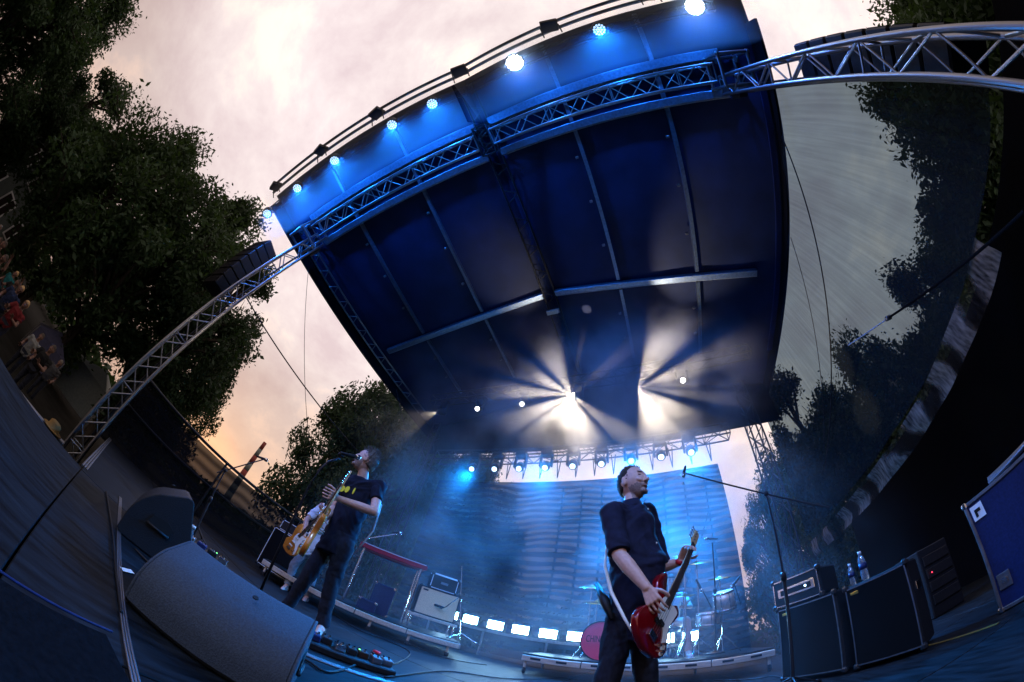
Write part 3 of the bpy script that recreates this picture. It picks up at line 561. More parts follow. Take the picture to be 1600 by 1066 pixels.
for az, d, el, pk, wd in ((-158, 22, 15, 1, 1.1), (-141, 21, 17, 0, 1.0), (-130, 24, 17, 1, 1.0), (-118, 20, 28, 0, .85), (-104, 18, 33, 0, .80), (-93, 17, 31, 1, .75), (-86, 17, 19, 0, .62), (-112, 30, 20, 1, 1.1), (-127, 32, 14, 0, 1.3)):
    tree(az, d, el, pk, 'tall dense leafy tree standing beyond the crowd', wd, az)
for az, d, el, pk, wd in ((-58, 15, 34, 0, .55), (-50, 13, 36, 0, .6), (-42, 14, 35, 1, .7), (-34, 13, 30, 0, .55), (-27.5, 14, 24, 0, .42), (-47, 18, 34, 1, .8)): tree(az, d, el, pk, 'dark leafy tree behind the keyboards and rear gauze', wd, az)
for az, d, el, pk, wd in ((20, 14, 23, 0, .38), (26, 12, 24, 0, .5), (31, 13, 37, 1, .55), (38, 12, 30, 0, .6), (47, 12, 34, 0, .6)): tree(az, d, el, pk, 'leafy tree behind the drum riser and rear tower', wd, az * 2)
for az, d, el, pk, wd in ((61, 12, 34, 1, .65), (76, 12, 37, 2, .75), (84, 11, 34, 0, .7), (92, 11, 41, 0, .75), (106, 13, 37, 0, .8), (100, 11, 30, 1, .8), (122, 15, 34, 1, 1.0), (70, 15, 32, 0, .8)): tree(az, d, el, pk, 'dark leafy tree seen behind the grey gauze wall', wd, az * 3)
hd = []                                      # distant wood along the horizon
hv = []; hf = []
r_ = random.Random(11)
for i in range(9000):
    a = R(r_.uniform(-128, 130)); d = r_.uniform(55, 75); top = 2.6 + 2.2 * noise.noise(V((math.degrees(a) * .09, 0, 3))) + 1.2 * noise.noise(V((math.degrees(a) * .5, 0, 0)))
    if R(-84) < a < R(-62): top *= .55
    if a > R(-24): top = top * 1.3 + 5
    p = V((d * math.sin(a), d * math.cos(a), GZ + max(.3, (top + 1.6)) * r_.random() ** .7)); u = V((r_.gauss(0, 1), r_.gauss(0, 1), r_.gauss(0, 1))).normalized(); b = u.orthogonal().normalized(); s = r_.uniform(.5, 1.1); k = len(hv)
    hv += [p - u * s, p + b * s * .6, p + u * s, p - b * s * .6]; hf.append((k, k + 1, k + 2, k + 3))
o = MB().add(hv, hf); me = bpy.data.meshes.new('distant_wood'); me.from_pydata([tuple(v) for v in hv], [], hf); me.materials.append(M['leaf_b']); o = bpy.data.objects.new('distant_wood', me); C.objects.link(o); o['kind'] = 'stuff'; o['label'] = 'far dark belt of trees along the horizon'
# red and white chimney
cx, cy = 160 * math.sin(R(-71.4)), 160 * math.cos(R(-71.4)); ct = thing('factory_chimney', 'far red and white banded chimney against the sunset sky', 'chimney', (cx, cy, GZ))
zt = H + 160 * math.tan(R(12.2)); zz = [GZ + (zt - GZ) * k / 9 for k in range(10)]
for k in range(9): rr = lambda q: 1.9 - 1.0 * q / 9; MB().lathe([(rr(k), zz[k]), (rr(k + 1), zz[k + 1])], (cx, cy, 0), None, 16).build('chimney_band', 'brick_red' if k % 2 == 0 and k > 3 else 'house', ct, True)
# tents, house
def tent(label, p, wd, h, m, rot):
    t = thing('market_tent', label, 'tent', p); rm = Matrix.Rotation(R(rot), 3, 'Z'); p = V(p); w2 = wd / 2
    q = [p + rm @ V((a * w2, b * w2, h)) for a, b in ((-1, -1), (1, -1), (1, 1), (-1, 1))]; ap = p + V((0, 0, h + wd * .35))
    MB().add(q + [ap], [(0, 1, 4), (1, 2, 4), (2, 3, 4), (3, 0, 4)]).build('tent_roof', m, t)
    MB().add([q[1], q[2], q[2] - V((0, 0, h * .9)), q[1] - V((0, 0, h * .9))], [(0, 1, 2, 3)]).build('side_wall', m, t); MB().add([q[1] + V((.01, 0, 0)), q[0], q[0] - V((0, 0, h * .3)), q[1] + V((.01, 0, -h * .3))], [(0, 1, 2, 3)]).build('valance', m, t)
    for c in q: rod(t, 'tent_leg', c, V((c.x, c.y, p.z)), .03, 'alu')
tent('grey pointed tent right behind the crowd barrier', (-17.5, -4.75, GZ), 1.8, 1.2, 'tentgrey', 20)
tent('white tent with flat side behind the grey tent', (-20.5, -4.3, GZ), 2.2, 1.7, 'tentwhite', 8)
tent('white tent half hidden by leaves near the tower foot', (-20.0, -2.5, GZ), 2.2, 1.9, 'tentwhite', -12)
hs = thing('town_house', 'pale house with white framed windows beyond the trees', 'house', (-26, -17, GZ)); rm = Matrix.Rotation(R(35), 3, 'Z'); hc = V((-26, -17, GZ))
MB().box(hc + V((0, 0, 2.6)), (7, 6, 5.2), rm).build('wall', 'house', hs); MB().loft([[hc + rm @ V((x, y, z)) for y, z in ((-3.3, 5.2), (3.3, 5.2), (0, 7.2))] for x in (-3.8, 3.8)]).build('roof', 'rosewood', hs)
for s in (-1.8, 0, 1.8):
    for z in (1.6, 4.0):
        f = MB().box(hc + rm @ V((3.52, s, z)), (.08, 1.0, 1.4), rm).build('window', 'white', hs); MB().box(hc + rm @ V((3.57, s, z)), (.06, .8, 1.2), rm).build('pane', 'eye', f); MB().box(hc + rm @ V((3.61, s, z)), (.04, .06, 1.2), rm).build('glazing_bar', 'white', f)
# scaffold behind the rear gauze
sca = thing('scaffold', 'tall grid of scaffold tubes standing behind the rear gauze', 'scaffold', (-.6, 8.6, GZ))
for x in (-2.6, -2.0, -1.4, -.8, -.2, .4, 1.0, 1.6): rod(sca, 'standard', (x, 8.6, GZ), (x, 8.6, 5.0), .035, 'blackmetal')
for z in (-.4, .9, 1.9, 2.9, 3.9): rod(sca, 'ledger', (-2.9, 8.56, z), (1.9, 8.56, z), .03, 'blackmetal')
for a, b in (((-2.6, -.4), (-.8, 2.9)), ((.4, .9), (1.6, 3.9))): rod(sca, 'diagonal', (a[0], 8.52, a[1]), (b[0], 8.52, b[1]), .025, 'blackmetal')

# ------------------------------------------------------------------ people
def remesh(mb, name, vox, m, parent, it=6, fac=.5, fold=0):
    me = mb.mesh('tmp'); o = bpy.data.objects.new('tmp', me); C.objects.link(o)
    q = o.modifiers.new('r', 'REMESH'); q.mode = 'VOXEL'; q.voxel_size = vox
    q = o.modifiers.new('s', 'SMOOTH'); q.iterations = it; q.factor = fac
    dg = bpy.context.evaluated_depsgraph_get(); nm = bpy.data.meshes.new_from_object(o.evaluated_get(dg)); bpy.data.objects.remove(o); bpy.data.meshes.remove(me)
    nm.name = name; nm.materials.clear(); nm.materials.append(M[m]); off = V(parent['_o'])
    if fold:                                  # cloth creases
        nr = [v.normal.copy() for v in nm.vertices]
        for v, n_ in zip(nm.vertices, nr): p = v.co.copy(); q = V((p.x * 7, p.y * 7, p.z * 11 + 3 * noise.noise(p * 4))); v.co = p + n_ * fold * (noise.noise(q) - .6 * abs(noise.noise(q * 1.9)))
    for v in nm.vertices: v.co -= off
    for p in nm.polygons: p.use_smooth = True
    ob = bpy.data.objects.new(name, nm); C.objects.link(ob); ob.parent = parent; ob['_o'] = tuple(parent['_o']); return ob
def head(mb, c, f, u, s=1.0, jaw=1.0):
    f = f.normalized(); r = f.cross(u).normalized(); u = r.cross(f).normalized(); P = lambda a, b, d: c + (r * a + f * b + u * d) * s
    rings = []; n = 28; k = 22
    for i in range(k + 1):
        t = -math.pi / 2 + math.pi * (.015 + .97 * i / k); z = math.sin(t); ring = []
        for j in range(n):
            a = 2 * math.pi * j / n; x, y = math.cos(a) * math.cos(t), math.sin(a) * math.cos(t); X, Y, Z = .076 * x, .097 * y, .118 * z
            if z < -.1: q = min(1, (-.1 - z) / .9); X *= 1 - .26 * q / jaw; Y = Y * (1 - .25 * q) + .022 * q * (1 if y > 0 else .2)
            if y > .55:
                if -.02 < z < .2: Y -= .010 * math.exp(-((abs(x) - .38) / .16) ** 2) * math.exp(-((z - .07) / .1) ** 2)   # eye sockets
                Y += .006 * math.exp(-((z - .24) / .07) ** 2)                                                          # brow
            ring.append(P(X, Y, Z))
        rings.append(ring)
    mb.loft(rings)
    mb.cap(P(0, .088, .016), P(0, .106, -.028), .008 * s, .012 * s, 10); mb.cap(P(-.013, .095, -.032), P(.013, .095, -.032), .008 * s, None, 8); mb.cap(P(-.018, .076, -.058), P(.018, .076, -.058), .011 * s, None, 8)          # nose
    mb.cap(P(-.010, .066, -.092), P(.010, .066, -.092), .018 * s, None, 10)                                                                                   # chin
    for sd in (-1, 1):
        mb.ell(P(sd * .079, -.008, -.005), (f * .017 * s, r * .009 * s, u * .032 * s), 10, 8); mb.cap(P(sd * .045, .066, -.022), P(sd * .035, .074, -.03), .013 * s, None, 8)
    return P, r, f, u
def face(P, s, root, mouth='closed', brow='hair_dark'):
    for sd in (-1, 1):
        e = MB(); e.cap(P(sd * .024, .0825, .008), P(sd * .040, .076, .008), .0055 * s, .0045 * s, 8); e.build('eye', 'eye', root, True)
        e = MB(); e.cap(P(sd * .018, .0925, .027), P(sd * .046, .0815, .029), .0036 * s, .0024 * s, 8); e.build('eyebrow', brow, root, True)
    e = MB()
    if mouth == 'open': e.ell(P(0, .084, -.066), (V(P(1, 0, 0)) - P(0, 0, 0)) * .019 and [(P(1, 0, 0) - P(0, 0, 0)) * .020, (P(0, 1, 0) - P(0, 0, 0)) * .014, (P(0, 0, 1) - P(0, 0, 0)) * .017], 12, 8); e.build('mouth', 'mouth', root, True)
    else: e.path([P(-.024, .077, -.060), P(-.012, .086, -.064), P(0, .0875, -.0635), P(.012, .086, -.064), P(.024, .077, -.058)], [.002 * s, .0038 * s, .004 * s, .0038 * s, .002 * s], 8); e.build('lips', 'lip', root, True)
def hand(mb, wr, d, pn, ts, curl=(.5, .9, .8), s=1.0, thumb=(.5, .5)):
    d = d.normalized(); ts = (ts - d * ts.dot(d)).normalized(); pn = (pn - d * pn.dot(d) - ts * pn.dot(ts)).normalized()
    for o in (-.03, -.01, .012, .032): mb.cap(wr + d * .01 * s + ts * o * .55 * s, wr + d * .088 * s + ts * o * s, .0145 * s, .0125 * s, 8)
    for o, l in ((.037, .9), (.013, 1.0), (-.012, .95), (-.036, .76)):
        p = wr + d * .09 * s + ts * o * s; a = 0
        for seg, cu in zip((.044, .028, .022), curl):
            a += cu; v = d * math.cos(a) + pn * math.sin(a); q = p + v * seg * l * s; mb.cap(p, q, .0080 * s, .0070 * s, 8); p = q
    p = wr + d * .028 * s + ts * .024 * s; v = (d * .55 + ts * .75 + pn * thumb[0]).normalized()
    for seg in (.042, .032, .026): q = p + v * seg * s; mb.cap(p, q, .0115 * s, .0098 * s, 8); p = q; v = (v + d * .35 + pn * thumb[1] - ts * .25).normalized()
def ring(c, ax, ay, a, b, n=20): return [c + ax * math.cos(t) * a * (1 if True else 1) + ay * math.sin(t) * b for t in [2 * math.pi * j / n for j in range(n)]]
def torso(mb, pel, chest, neck, rt, fw, wd, grow=0, belly=0):
    """pelvis -> chest -> neck loft with elliptical sections; rt = right axis, fw = front axis"""
    secs = []
    for t, a, b, fo in ((-.16, .150, .11, 0), (0, .165, .118, 0), (.25, .150, .112 + belly * .5, belly * .5), (.5, .155, .115 + belly * .6, belly * .6), (.75, .172, .122, belly * .2), (1.0, .178, .118, 0)):
        c = pel + (chest - pel) * t if t <= 1 else chest; secs.append(ring(c + fw * fo, rt, fw, a * wd + grow, b * wd + grow))
    for t, a, b in ((.35, .160, .10), (.65, .12, .085), (.9, .072, .066)): c = chest + (neck - chest) * t; q = grow * .7 if grow > 0 else grow * 3; secs.append(ring(c, rt, fw, max(.045, a * wd + q), max(.045, b * wd + q)))
    mb.loft(secs)
def person(label, J, base, group=None, wd=1.0, belly=0, skin='skin', shirt='tee', trous='denim_dark', shoe='shoe_black', hair=None, sleeve=.55, collar=False, mouth='closed', hs=1.0, vox=.0048, lhand=None, rhand=None, face_on=True, arm=1.0, roll=False, stub=None):
    root = thing('person', label, 'person', base, group); J = {k: V(v) for k, v in J.items()}
    rt = (J['rs'] - J['ls']).normalized(); fw = J['fw'].normalized(); fw = (fw - rt * fw.dot(rt)).normalized()
    pel = (J['rh'] + J['lh']) / 2; chest = (J['rs'] + J['ls']) / 2 - V((0, 0, .05)); neck = J['neck']
    b = MB(); torso(b, pel, chest, neck, rt, fw, wd * .97, -.006, belly); P, hr, hf, hu = head(b, J['head'], J['hf'], J['hu'], hs)
    b.cap(chest + V((0, 0, .02)), J['head'] - hu * .05 - hf * .012, .058 * wd, .052, 14)
    for s in 'lr':
        sh, el, wr = J[s + 's'], J[s + 'e'], J[s + 'w']
        b.cap(chest.lerp(sh, .45) - V((0, 0, .03)), sh - V((0, 0, .02)), .052 * wd, .050 * wd, 12); b.cap(sh, el, .054 * wd * arm, .042 * wd * arm, 12); b.cap(el, el.lerp(wr, .35), .042 * wd * arm, .043 * wd * arm, 12); b.cap(el.lerp(wr, .35), wr, .043 * wd * arm, .027 * wd, 12)
        h = lhand if s == 'l' else rhand
        if h: hand(b, wr, *h)
        else: b.cap(wr, wr + (wr - el).normalized() * .13, .032, .022, 10)
        hp, kn, an, to = J[s + 'h'], J[s + 'k'], J[s + 'a'], J[s + 't']
        b.cap(hp, kn, .078 * wd, .053, 12); b.cap(kn, kn.lerp(an, .35), .053, .054, 12); b.cap(kn.lerp(an, .35), an, .054, .036, 12); b.cap(an, to, .036, .03, 10)
    body = remesh(b, 'body', vox, skin, root, 2, .45)
    if stub is not None:                      # short beard growth round the jaw
        body.data.materials.append(M['stubble']); off = V(root['_o'])
        for p in body.data.polygons:
            q = p.center + off - J['head']
            if q.length < .16 * hs and q.dot(hu) < (stub + .02 * noise.noise(q * 60)) * hs and q.dot(hf) > .0 and q.dot(hu) > -.125 * hs: p.material_index = 1
    if face_on: face(P, hs, root, mouth, 'hair_grey' if hair == 'hair_grey' else 'hair_dark')
    c = MB(); torso(c, pel - V((0, 0, .02)), chest, neck - (neck - chest) * .10, rt, fw, wd, .013, belly)
    for s in 'lr':
        sh, el, wr = J[s + 's'], J[s + 'e'], J[s + 'w']; c.cap(chest.lerp(sh, .4), sh - V((0, 0, .008)), .082 * wd, .078 * wd, 12)
        if sleeve <= 1: e = sh.lerp(el, sleeve)
        else: e = el.lerp(wr, sleeve - 1)
        if sleeve <= 1: m = frame(e - sh); c.tube(sh, e, .074 * wd * arm, .066 * wd * arm, 14)
        else: c.cap(sh, el, .070 * wd * arm, .058 * wd * arm, 12); c.tube(el, e, .058 * wd * arm, .054 * wd * arm, 14)
        if roll: e2 = e + (sh - e).normalized() * .05; c.tube(e2, e, .069 * wd * arm, .069 * wd * arm, 14)
    for i in range(0):
        a = pel.lerp(chest, .12 + .12 * i) + fw * (.118 * wd + belly * .8) * (1 if i % 2 else .92); k = rt * .12 * wd; c.cap(a - k * rnd.uniform(.2, 1) + V((0, 0, rnd.uniform(-.03, .03))), a + k * rnd.uniform(.2, 1) + V((0, 0, rnd.uniform(-.04, .04))), .012, .006, 6)
    sh_o = remesh(c, 'shirt', .010, shirt, root, 4, .5, .016)
    if collar:
        k = MB(); nb = neck + V((0, 0, -.005)); k.loft([ring(nb + hf * .01 - V((0, 0, .03)), rt, fw, .085, .08), ring(nb + hf * .006 + V((0, 0, .022)), rt, fw, .068, .066), ring(nb + hf * .006 + V((0, 0, .022)), rt, fw, .062, .06), ring(nb + hf * .01 - V((0, 0, .03)), rt, fw, .078, .073)], False); k.build('collar', shirt, root, True)
        for i in range(5): q = neck.lerp(pel, .12 + .16 * i) + fw * (.125 + belly * (.2 if i < 2 else .75)) * wd; MB().lathe([(.007, -.002), (.006, .002)], q, frame(fw), 8).build('button', 'pearl', root)
    l = MB(); l.loft([ring(pel + V((0, 0, z)), rt, fw, a * wd, bb * wd) for z, a, bb in ((.10, .162, .125), (0, .172, .132), (-.10, .16, .12))])
    for s in 'lr':
        hp, kn, an = J[s + 'h'], J[s + 'k'], J[s + 'a']; l.cap(hp, kn, .094 * wd, .068, 12); l.cap(kn, an.lerp(kn, .12), .068, .056, 12); l.tube(an.lerp(kn, .2), an, .057, .060, 12)
        for i in range(0): q = an.lerp(kn, .06 + .09 * i); d_ = (kn - an).normalized().orthogonal(); l.cap(q + d_ * .05 - rt * .03, q + d_ * .05 + rt * .03, .012, .008, 6)
    remesh(l, 'trousers', .011, trous, root, 4, .5, .011)
    for s in 'lr':
        an, to = J[s + 'a'], J[s + 't']; d_ = (to - an); d_.z = 0; d_.normalize(); z0 = min(an.z, to.z) - .05; k = MB(); hl = V((an.x, an.y, z0 + .045)) - d_ * .04; tp = V((an.x, an.y, z0 + .035)) + d_ * .19
        k.cap(hl, tp, .046, .036, 12); k.cap(V((an.x, an.y, z0 + .09)), V((an.x, an.y, z0 + .05)) + d_ * .08, .048, .04, 12); so_ = remesh(k, 'shoe', .009, shoe, root, 3, .5)
        MB().cbox((hl + tp) / 2 - V((0, 0, .038)), (.085, .30, .022), .008, Matrix((V((d_.y, -d_.x, 0)), d_, V((0, 0, 1)))).transposed()).build('sole', 'white' if shoe != 'shoe_black' else 'black', so_)
    if hair:
        k = MB(); n = 26; rings = []
        hl_ = J.get('hairline', V((.35, 0, 0))).x; hth = J.get('hthick', V((1.075, 0, 0))).x
        for i in range(15):
            t = R(-25) + R(112) * i / 14; z = math.sin(t); rg = []
            for j in range(n):
                a = 2 * math.pi * j / n; sn = math.sin(a); y = sn * math.cos(t)
                zl = hl_ if sn > .55 else (.12 + (hl_ - .12) * (sn - .05) / .5 if sn > .05 else .12 if sn > -.25 else .12 - .62 * min(1, (-.25 - sn) / .3)); lim = hth if z > zl else .90
                rg.append(P(.076 * lim * math.cos(a) * math.cos(t), .097 * lim * y - .002, .118 * lim * z))
            rings.append(rg)
        k.loft(rings); ho = k.build('hair', hair, root, True)
        if vox < .01:
            k2 = MB(); rr = random.Random(3)
            for i in range(520):
                t = R(rr.uniform(-5, 88)); a = rr.uniform(0, 2 * math.pi); y = math.sin(a) * math.cos(t)
                if math.sin(t) < hl_ and math.sin(a) > .3: continue
                p = P(.081 * math.cos(a) * math.cos(t), .103 * y, .125 * math.sin(t)); d_ = (p - J['head']).normalized(); k2.tube(p - d_ * .004, p + d_ * rr.uniform(.006, .020) * J.get('spike', V((1, 0, 0))).x + V((rr.gauss(0, .004), rr.gauss(0, .004), .003)), .0028, .0008, 4)
            k2.build('hair_strands', hair, ho)
    return root, P

def guitar(name, label, butt, tip, nrm, L0, bodym, guard, strings=4, s=1.0, dark=False, side_up=1):
    """butt = strap end of the body, tip = end of the headstock; nrm = direction the face looks"""
    butt, tip = V(butt), V(tip); ax = (tip - butt).normalized(); nz = (nrm - ax * nrm.dot(ax)).normalized(); yv = nz.cross(ax) * side_up; m = Matrix((ax, yv, nz)).transposed(); Ln = (tip - butt).length
    if m.determinant() < 0: pass
    t = thing(name, label, 'bass guitar' if strings == 4 else 'guitar', butt)
    ctrl = [(0, 0), (.02, .10), (.08, .165), (.16, .165), (.25, .12), (.34, .14), (.43, .17), (.52, .145), (.53, .115), (.45, .075), (.395, .035), (.39, -.035), (.42, -.06), (.455, -.10), (.42, -.145), (.34, -.13), (.27, -.115), (.19, -.15), (.11, -.18), (.04, -.14), (.01, -.07)]
    def smooth(pts, sc_, k=4):
        o = []; n = len(pts)
        for i in range(n):
            p0, p1, p2, p3 = [V((*pts[(i + q - 1) % n], 0)) for q in range(4)]
            for j in range(k): u = j / k; o.append((.5 * (2 * p1 + (p2 - p0) * u + (2 * p0 - 5 * p1 + 4 * p2 - p3) * u * u + (3 * p1 - p0 - 3 * p2 + p3) * u ** 3)) * sc_)
        return [(p.x, p.y) for p in o]
    T = lambda x, y, z: butt + m @ V((x, y, z))
    ol = smooth(ctrl, s); cx_ = .22 * s; ins = lambda q: [(cx_ + (x - cx_) * q, y * q) for x, y in ol]
    MB().loft([[T(x, y, z) for x, y in ins(q)] for q, z in ((.94, -.022), (.985, -.019), (1, -.012), (1, .012), (.985, .019), (.94, .022))]).build('body', bodym, t, True)
    gp = smooth([(.06, -.13), (.12, -.11), (.2, -.06), (.22, .02), (.28, .06), (.38, .05), (.392, -.03), (.41, -.07), (.40, -.115), (.33, -.108), (.25, -.10), (.17, -.135), (.09, -.155)], s)
    MB().prism(gp, butt + nz * .0225, m, .003).build('pickguard', guard, t)
    nk = MB(); w0, w1 = .031 * s, .021 * s; xe = Ln - .19 * s
    nk.loft([[T(x, w_ * math.cos(a), .018 + w_ * .75 * math.sin(a)) for a in [math.pi + math.pi * j / 8 for j in range(9)]] for x, w_ in ((.36 * s, w0), (xe, w1))]); nk.build('neck', 'maple', t, True)
    fb = MB(); fb.loft([[T(x, -w_, .016), T(x, w_, .016), T(x, w_ * .95, .026), T(x, -w_ * .95, .026)] for x, w_ in ((.34 * s, w0), (xe, w1))]); fb.build('fingerboard', 'rosewood', t)
    for k in range(1, 18):
        x = xe - (xe - .13 * s) * (1 - 2 ** (-k / 12)); 
        if x > .36 * s: MB().box(T(x, 0, .0265), (.002, w1 * 1.9 + (xe - x) * .022, .002), m).build('fret', 'steel', t)
    hp = [(0, -.021), (.02, -.03), (.04, -.036), (.15, -.038), (.185, -.02), (.19, .005), (.17, .03), (.12, .028), (.05, .036), (.02, .03), (0, .021)]
    MB().prism([(x * s, y * s) for x, y in hp], T(xe, 0, .004), m, .014).build('headstock', 'maple' if not dark else 'rosewood', t)
    for k in range(strings):
        x = xe + (.035 + .13 * k / max(1, strings - 1)) * s; p = T(x, .05 * s, .012); MB().cap(T(x, .03 * s, .012), p, .005 * s, .005 * s, 8).build('tuning_peg', 'steel', t); MB().cbox(T(x, .066 * s, .012), (.022 * s, .026 * s, .009), .003, m).build('peg_button', 'steel', t); MB().lathe([(.006, 0), (.005, .012)], T(x, .012 * s, .018), m, 8).build('post', 'steel', t)
    for k in range(strings): y = (k - (strings - 1) / 2) * .052 / (strings - 1) * s; rod(t, 'string', T(.10 * s, y * 1.15, .036), T(xe, y * .68, .030), .0011 if strings == 4 else .0008, 'steel', 5)
    MB().cbox(T(.09 * s, 0, .03), (.045 * s, .075 * s, .014), .003, m).build('bridge', 'steel', t)
    for x, dy in ((.19, .014), (.212, -.014)) if strings == 4 else ((.15, 0), (.22, 0), (.31, 0)): MB().cbox(T(x * s, dy * 1.4 * s, .03), (.022 * s if strings > 4 else .03 * s, (.05 if strings == 4 else .08) * s, .014), .004, m).build('pickup', 'black' if strings == 4 else 'pearl', t)
    for x, y in ((.13, -.115), (.085, -.128), (.10, -.09)): MB().lathe([(.011 * s, .022), (.010 * s, .040)], T(x * s, y * s, 0), m, 10).build('knob', 'steel', t)
    return t, T, m

# --- singer
D = 2.95
face_dir = V((-.72, -.60, .25)); ch = V((-.25, -.95, .05))
sgJ = dict(head=at(573, 721, D), hf=face_dir, hu=V((.05, .08, 1)), neck=at(563, 745, D + .02), ls=at(592, 760, D - .10), rs=at(545, 752, D + .16), le=at(585, 800, D - .28), lw=at(527, 778, D - .28), re=at(520, 795, D + .1), rw=at(503, 815, D - .15),
           lh=at(538, 852, D - .08), rh=at(514, 848, D + .08), lk=at(519, 910, D - .05), la=at(503, 978, D - .02), lt=at(494, 993, D - .20), rk=at(482, 900, D + .05), ra=at(448, 948, D + .12), rt=at(430, 952, D), fw=ch, hairline=V((.5, 0, 0)), spike=V((1.9, 0, 0)), hthick=V((1.045, 0, 0)))
base = floor(475, 985)
gb, gt = at(470, 868, D - .26), at(551, 737, D - .36)
gax = (gt - gb).normalized()
lw = sgJ['lw']
sing, P_s = person('singer in dark T-shirt with yellow moon print singing into a microphone', sgJ, base, hair='hair_grey', mouth='open', trous='denim_dark', shirt='tee', sleeve=.6, wd=.95, hs=1.12, stub=-.03,
    lhand=(V(at(513, 772, D - .36)) - lw, gax * -.2 + V((-.6, -.5, 0)), gax + V((0, 0, .3)), (.7, 1.0, .9)), rhand=(V(at(488, 832, D - .3)) - sgJ['rw'], V((-.2, .9, 0)), V((0, 0, 1)), (.5, .7, .6)))
pr = V((0, 0, 0))
rtx = (V(sgJ['rs']) - V(sgJ['ls'])).normalized(); fwx = (ch - rtx * ch.dot(rtx)).normalized()
chest_c = (V(sgJ['ls']) + V(sgJ['rs'])) / 2 - V((0, 0, .16))
for k, (o, poly) in enumerate(((.075, 1), (.005, .8), (-.07, .3))):
    a = [(math.cos(t) * .032 * poly, math.sin(t) * .032) for t in [2 * math.pi * j / 18 for j in range(18)]]; q = chest_c + rtx * o + fwx * (.1385 - .35 * o * o * 4); mm = Matrix((rtx, V((0, 0, 1)), fwx)).transposed()
    MB().prism(a, q, mm, .004).build('shirt_print', 'yellow', sing)
MB().lathe([(.014, 0), (.013, .005), (.006, .005)], at(505, 984, D - .13), frame(V((.6, -.6, .3))), 14).build('shoe_badge', 'white', sing)
guitar('electric_guitar', 'amber electric guitar with raised neck played by the singer', gb, gt, V((-.55, -.8, 0)), .98, 'amber', 'pearl', 6, .84)
MB().path([at(590, 775, D - .02), at(596, 790, D - .05), at(583, 830, D + .05), at(552, 868, D + .12)], .007, 6).build('guitar_strap', 'white', sing, True)
def micstand(label, foot, top, tip, boom_back=.25, r=.011, tripod=True, mic='mic', group=None, m='blackmetal'):
    foot, top, tip = V(foot), V(top), V(tip); t = thing('microphone_stand', label, 'microphone stand', foot, group)
    rod(t, 'tube', foot + V((0, 0, .02)), foot.lerp(top, .55), r * 1.25, m); rod(t, 'inner_tube', foot.lerp(top, .55), top, r * .8, m); MB().lathe([(r * 1.9, -.04), (r * 2.1, .02), (r * 1.3, .04)], foot.lerp(top, .55), frame(top - foot), 12).build('clutch', m, t, True)
    if tripod:
        for k in range(3):
            a = 2 * math.pi * k / 3 + .4; rod(t, 'leg', foot + V((0, 0, .13)), foot + V((.30 * math.cos(a), .30 * math.sin(a), .012)), .009, m)
            MB().cap(foot + V((.30 * math.cos(a), .30 * math.sin(a), .012)), foot + V((.27 * math.cos(a), .27 * math.sin(a), .03)), .013, None, 8).build('rubber_foot', 'black', t, True)
    else: MB().lathe([(.14, 0), (.14, .02), (.03, .035), (.02, .06)], foot, None, 24).build('round_base', m, t, True)
    d = (tip - top); 
    if d.length > .05:
        bk = top - d.normalized() * boom_back; rod(t, 'boom', bk, tip, r * .7, m); MB().lathe([(.022, -.02), (.026, 0), (.022, .02)], top, frame(V((d.y, -d.x, 0))), 12).build('boom_joint', 'black', t, True)
    return t, tip
def microphone(label, p, d, group=None):
    t = thing('microphone', label, 'microphone', p, group); p, d = V(p), V(d).normalized()
    MB().lathe([(.010, -.16), (.013, -.15), (.018, -.02), (.019, 0)], p, frame(d), 14).build('handle', 'black', t, True); MB().lathe([(.02, 0), (.0255, .01), (.0265, .03), (.02, .05), (.006, .058)], p, frame(d), 16).build('grille_ball', 'steel', t, True); return t
# singer's stand: bent round-base boom
ft = floor(400, 940); ms1 = thing('microphone_stand', "singer's black bent microphone stand leaning up past the big wedge", 'microphone stand', ft)
MB().path([ft + V((0, 0, .02)), at(440, 850, 2.80), at(482, 762, 2.78), at(500, 733, 2.78), at(514, 721, 2.78), at(531, 716, 2.78)], [.013, .013, .011, .010, .010, .010], 10).build('tube', 'blackmetal', ms1, True)
MB().lathe([(.14, 0), (.14, .02), (.03, .035), (.02, .06)], ft, None, 24).build('round_base', 'blackmetal', ms1, True); MB().cbox(at(533, 711, 2.78), (.05, .05, .035), .008).build('clip', 'black', ms1)
microphone("microphone at the singer's open mouth", at(556, 714, 2.80), V(at(562, 716, 2.84)) - V(at(535, 709, 2.78)))

# --- second guitarist, mostly hidden behind the singer
D2 = 5.25; hb = V((-4.24, 2.98, 0))
up2 = lambda px, py, d=D2: at(px, py, d)
g2J = dict(head=up2(548, 772), hf=V((.3, -.9, 0)), hu=V((0, 0, 1)), neck=up2(538, 790), ls=up2(546, 800, D2 - .05), rs=up2(500, 795, D2 + .0), le=up2(530, 822, D2 - .25), lw=up2(505, 800, D2 - .35), re=up2(479, 812, D2 - .1), rw=up2(475, 838, D2 - .3),
           lh=up2(500, 862, D2 - .02), rh=up2(482, 856, D2 + .02), lk=up2(490, 898), la=up2(480, 932), lt=up2(473, 941, D2 - .2), rk=up2(460, 882), ra=up2(449, 914), rt=up2(439, 923, D2 - .2), fw=V((.35, -.93, 0)))
gb2, gt2 = up2(447, 862, D2 - .42), up2(512, 795, D2 - .62)
person('guitarist in white T-shirt and grey jeans half hidden behind the singer', g2J, hb, hair='hair_blond', shirt='tee_white', trous='denim_grey', shoe='white', sleeve=.8, vox=.009, wd=.92,
    rhand=(V((-.1, -.3, -1)), V((.4, .8, 0)), V((.3, -.4, 0)), (.4, .6, .5)), lhand=(V(at(497, 783, D2 - .5)) - V(g2J['lw']), V((.2, .9, 0)), V((1, 0, .3)), (.6, .9, .8)))
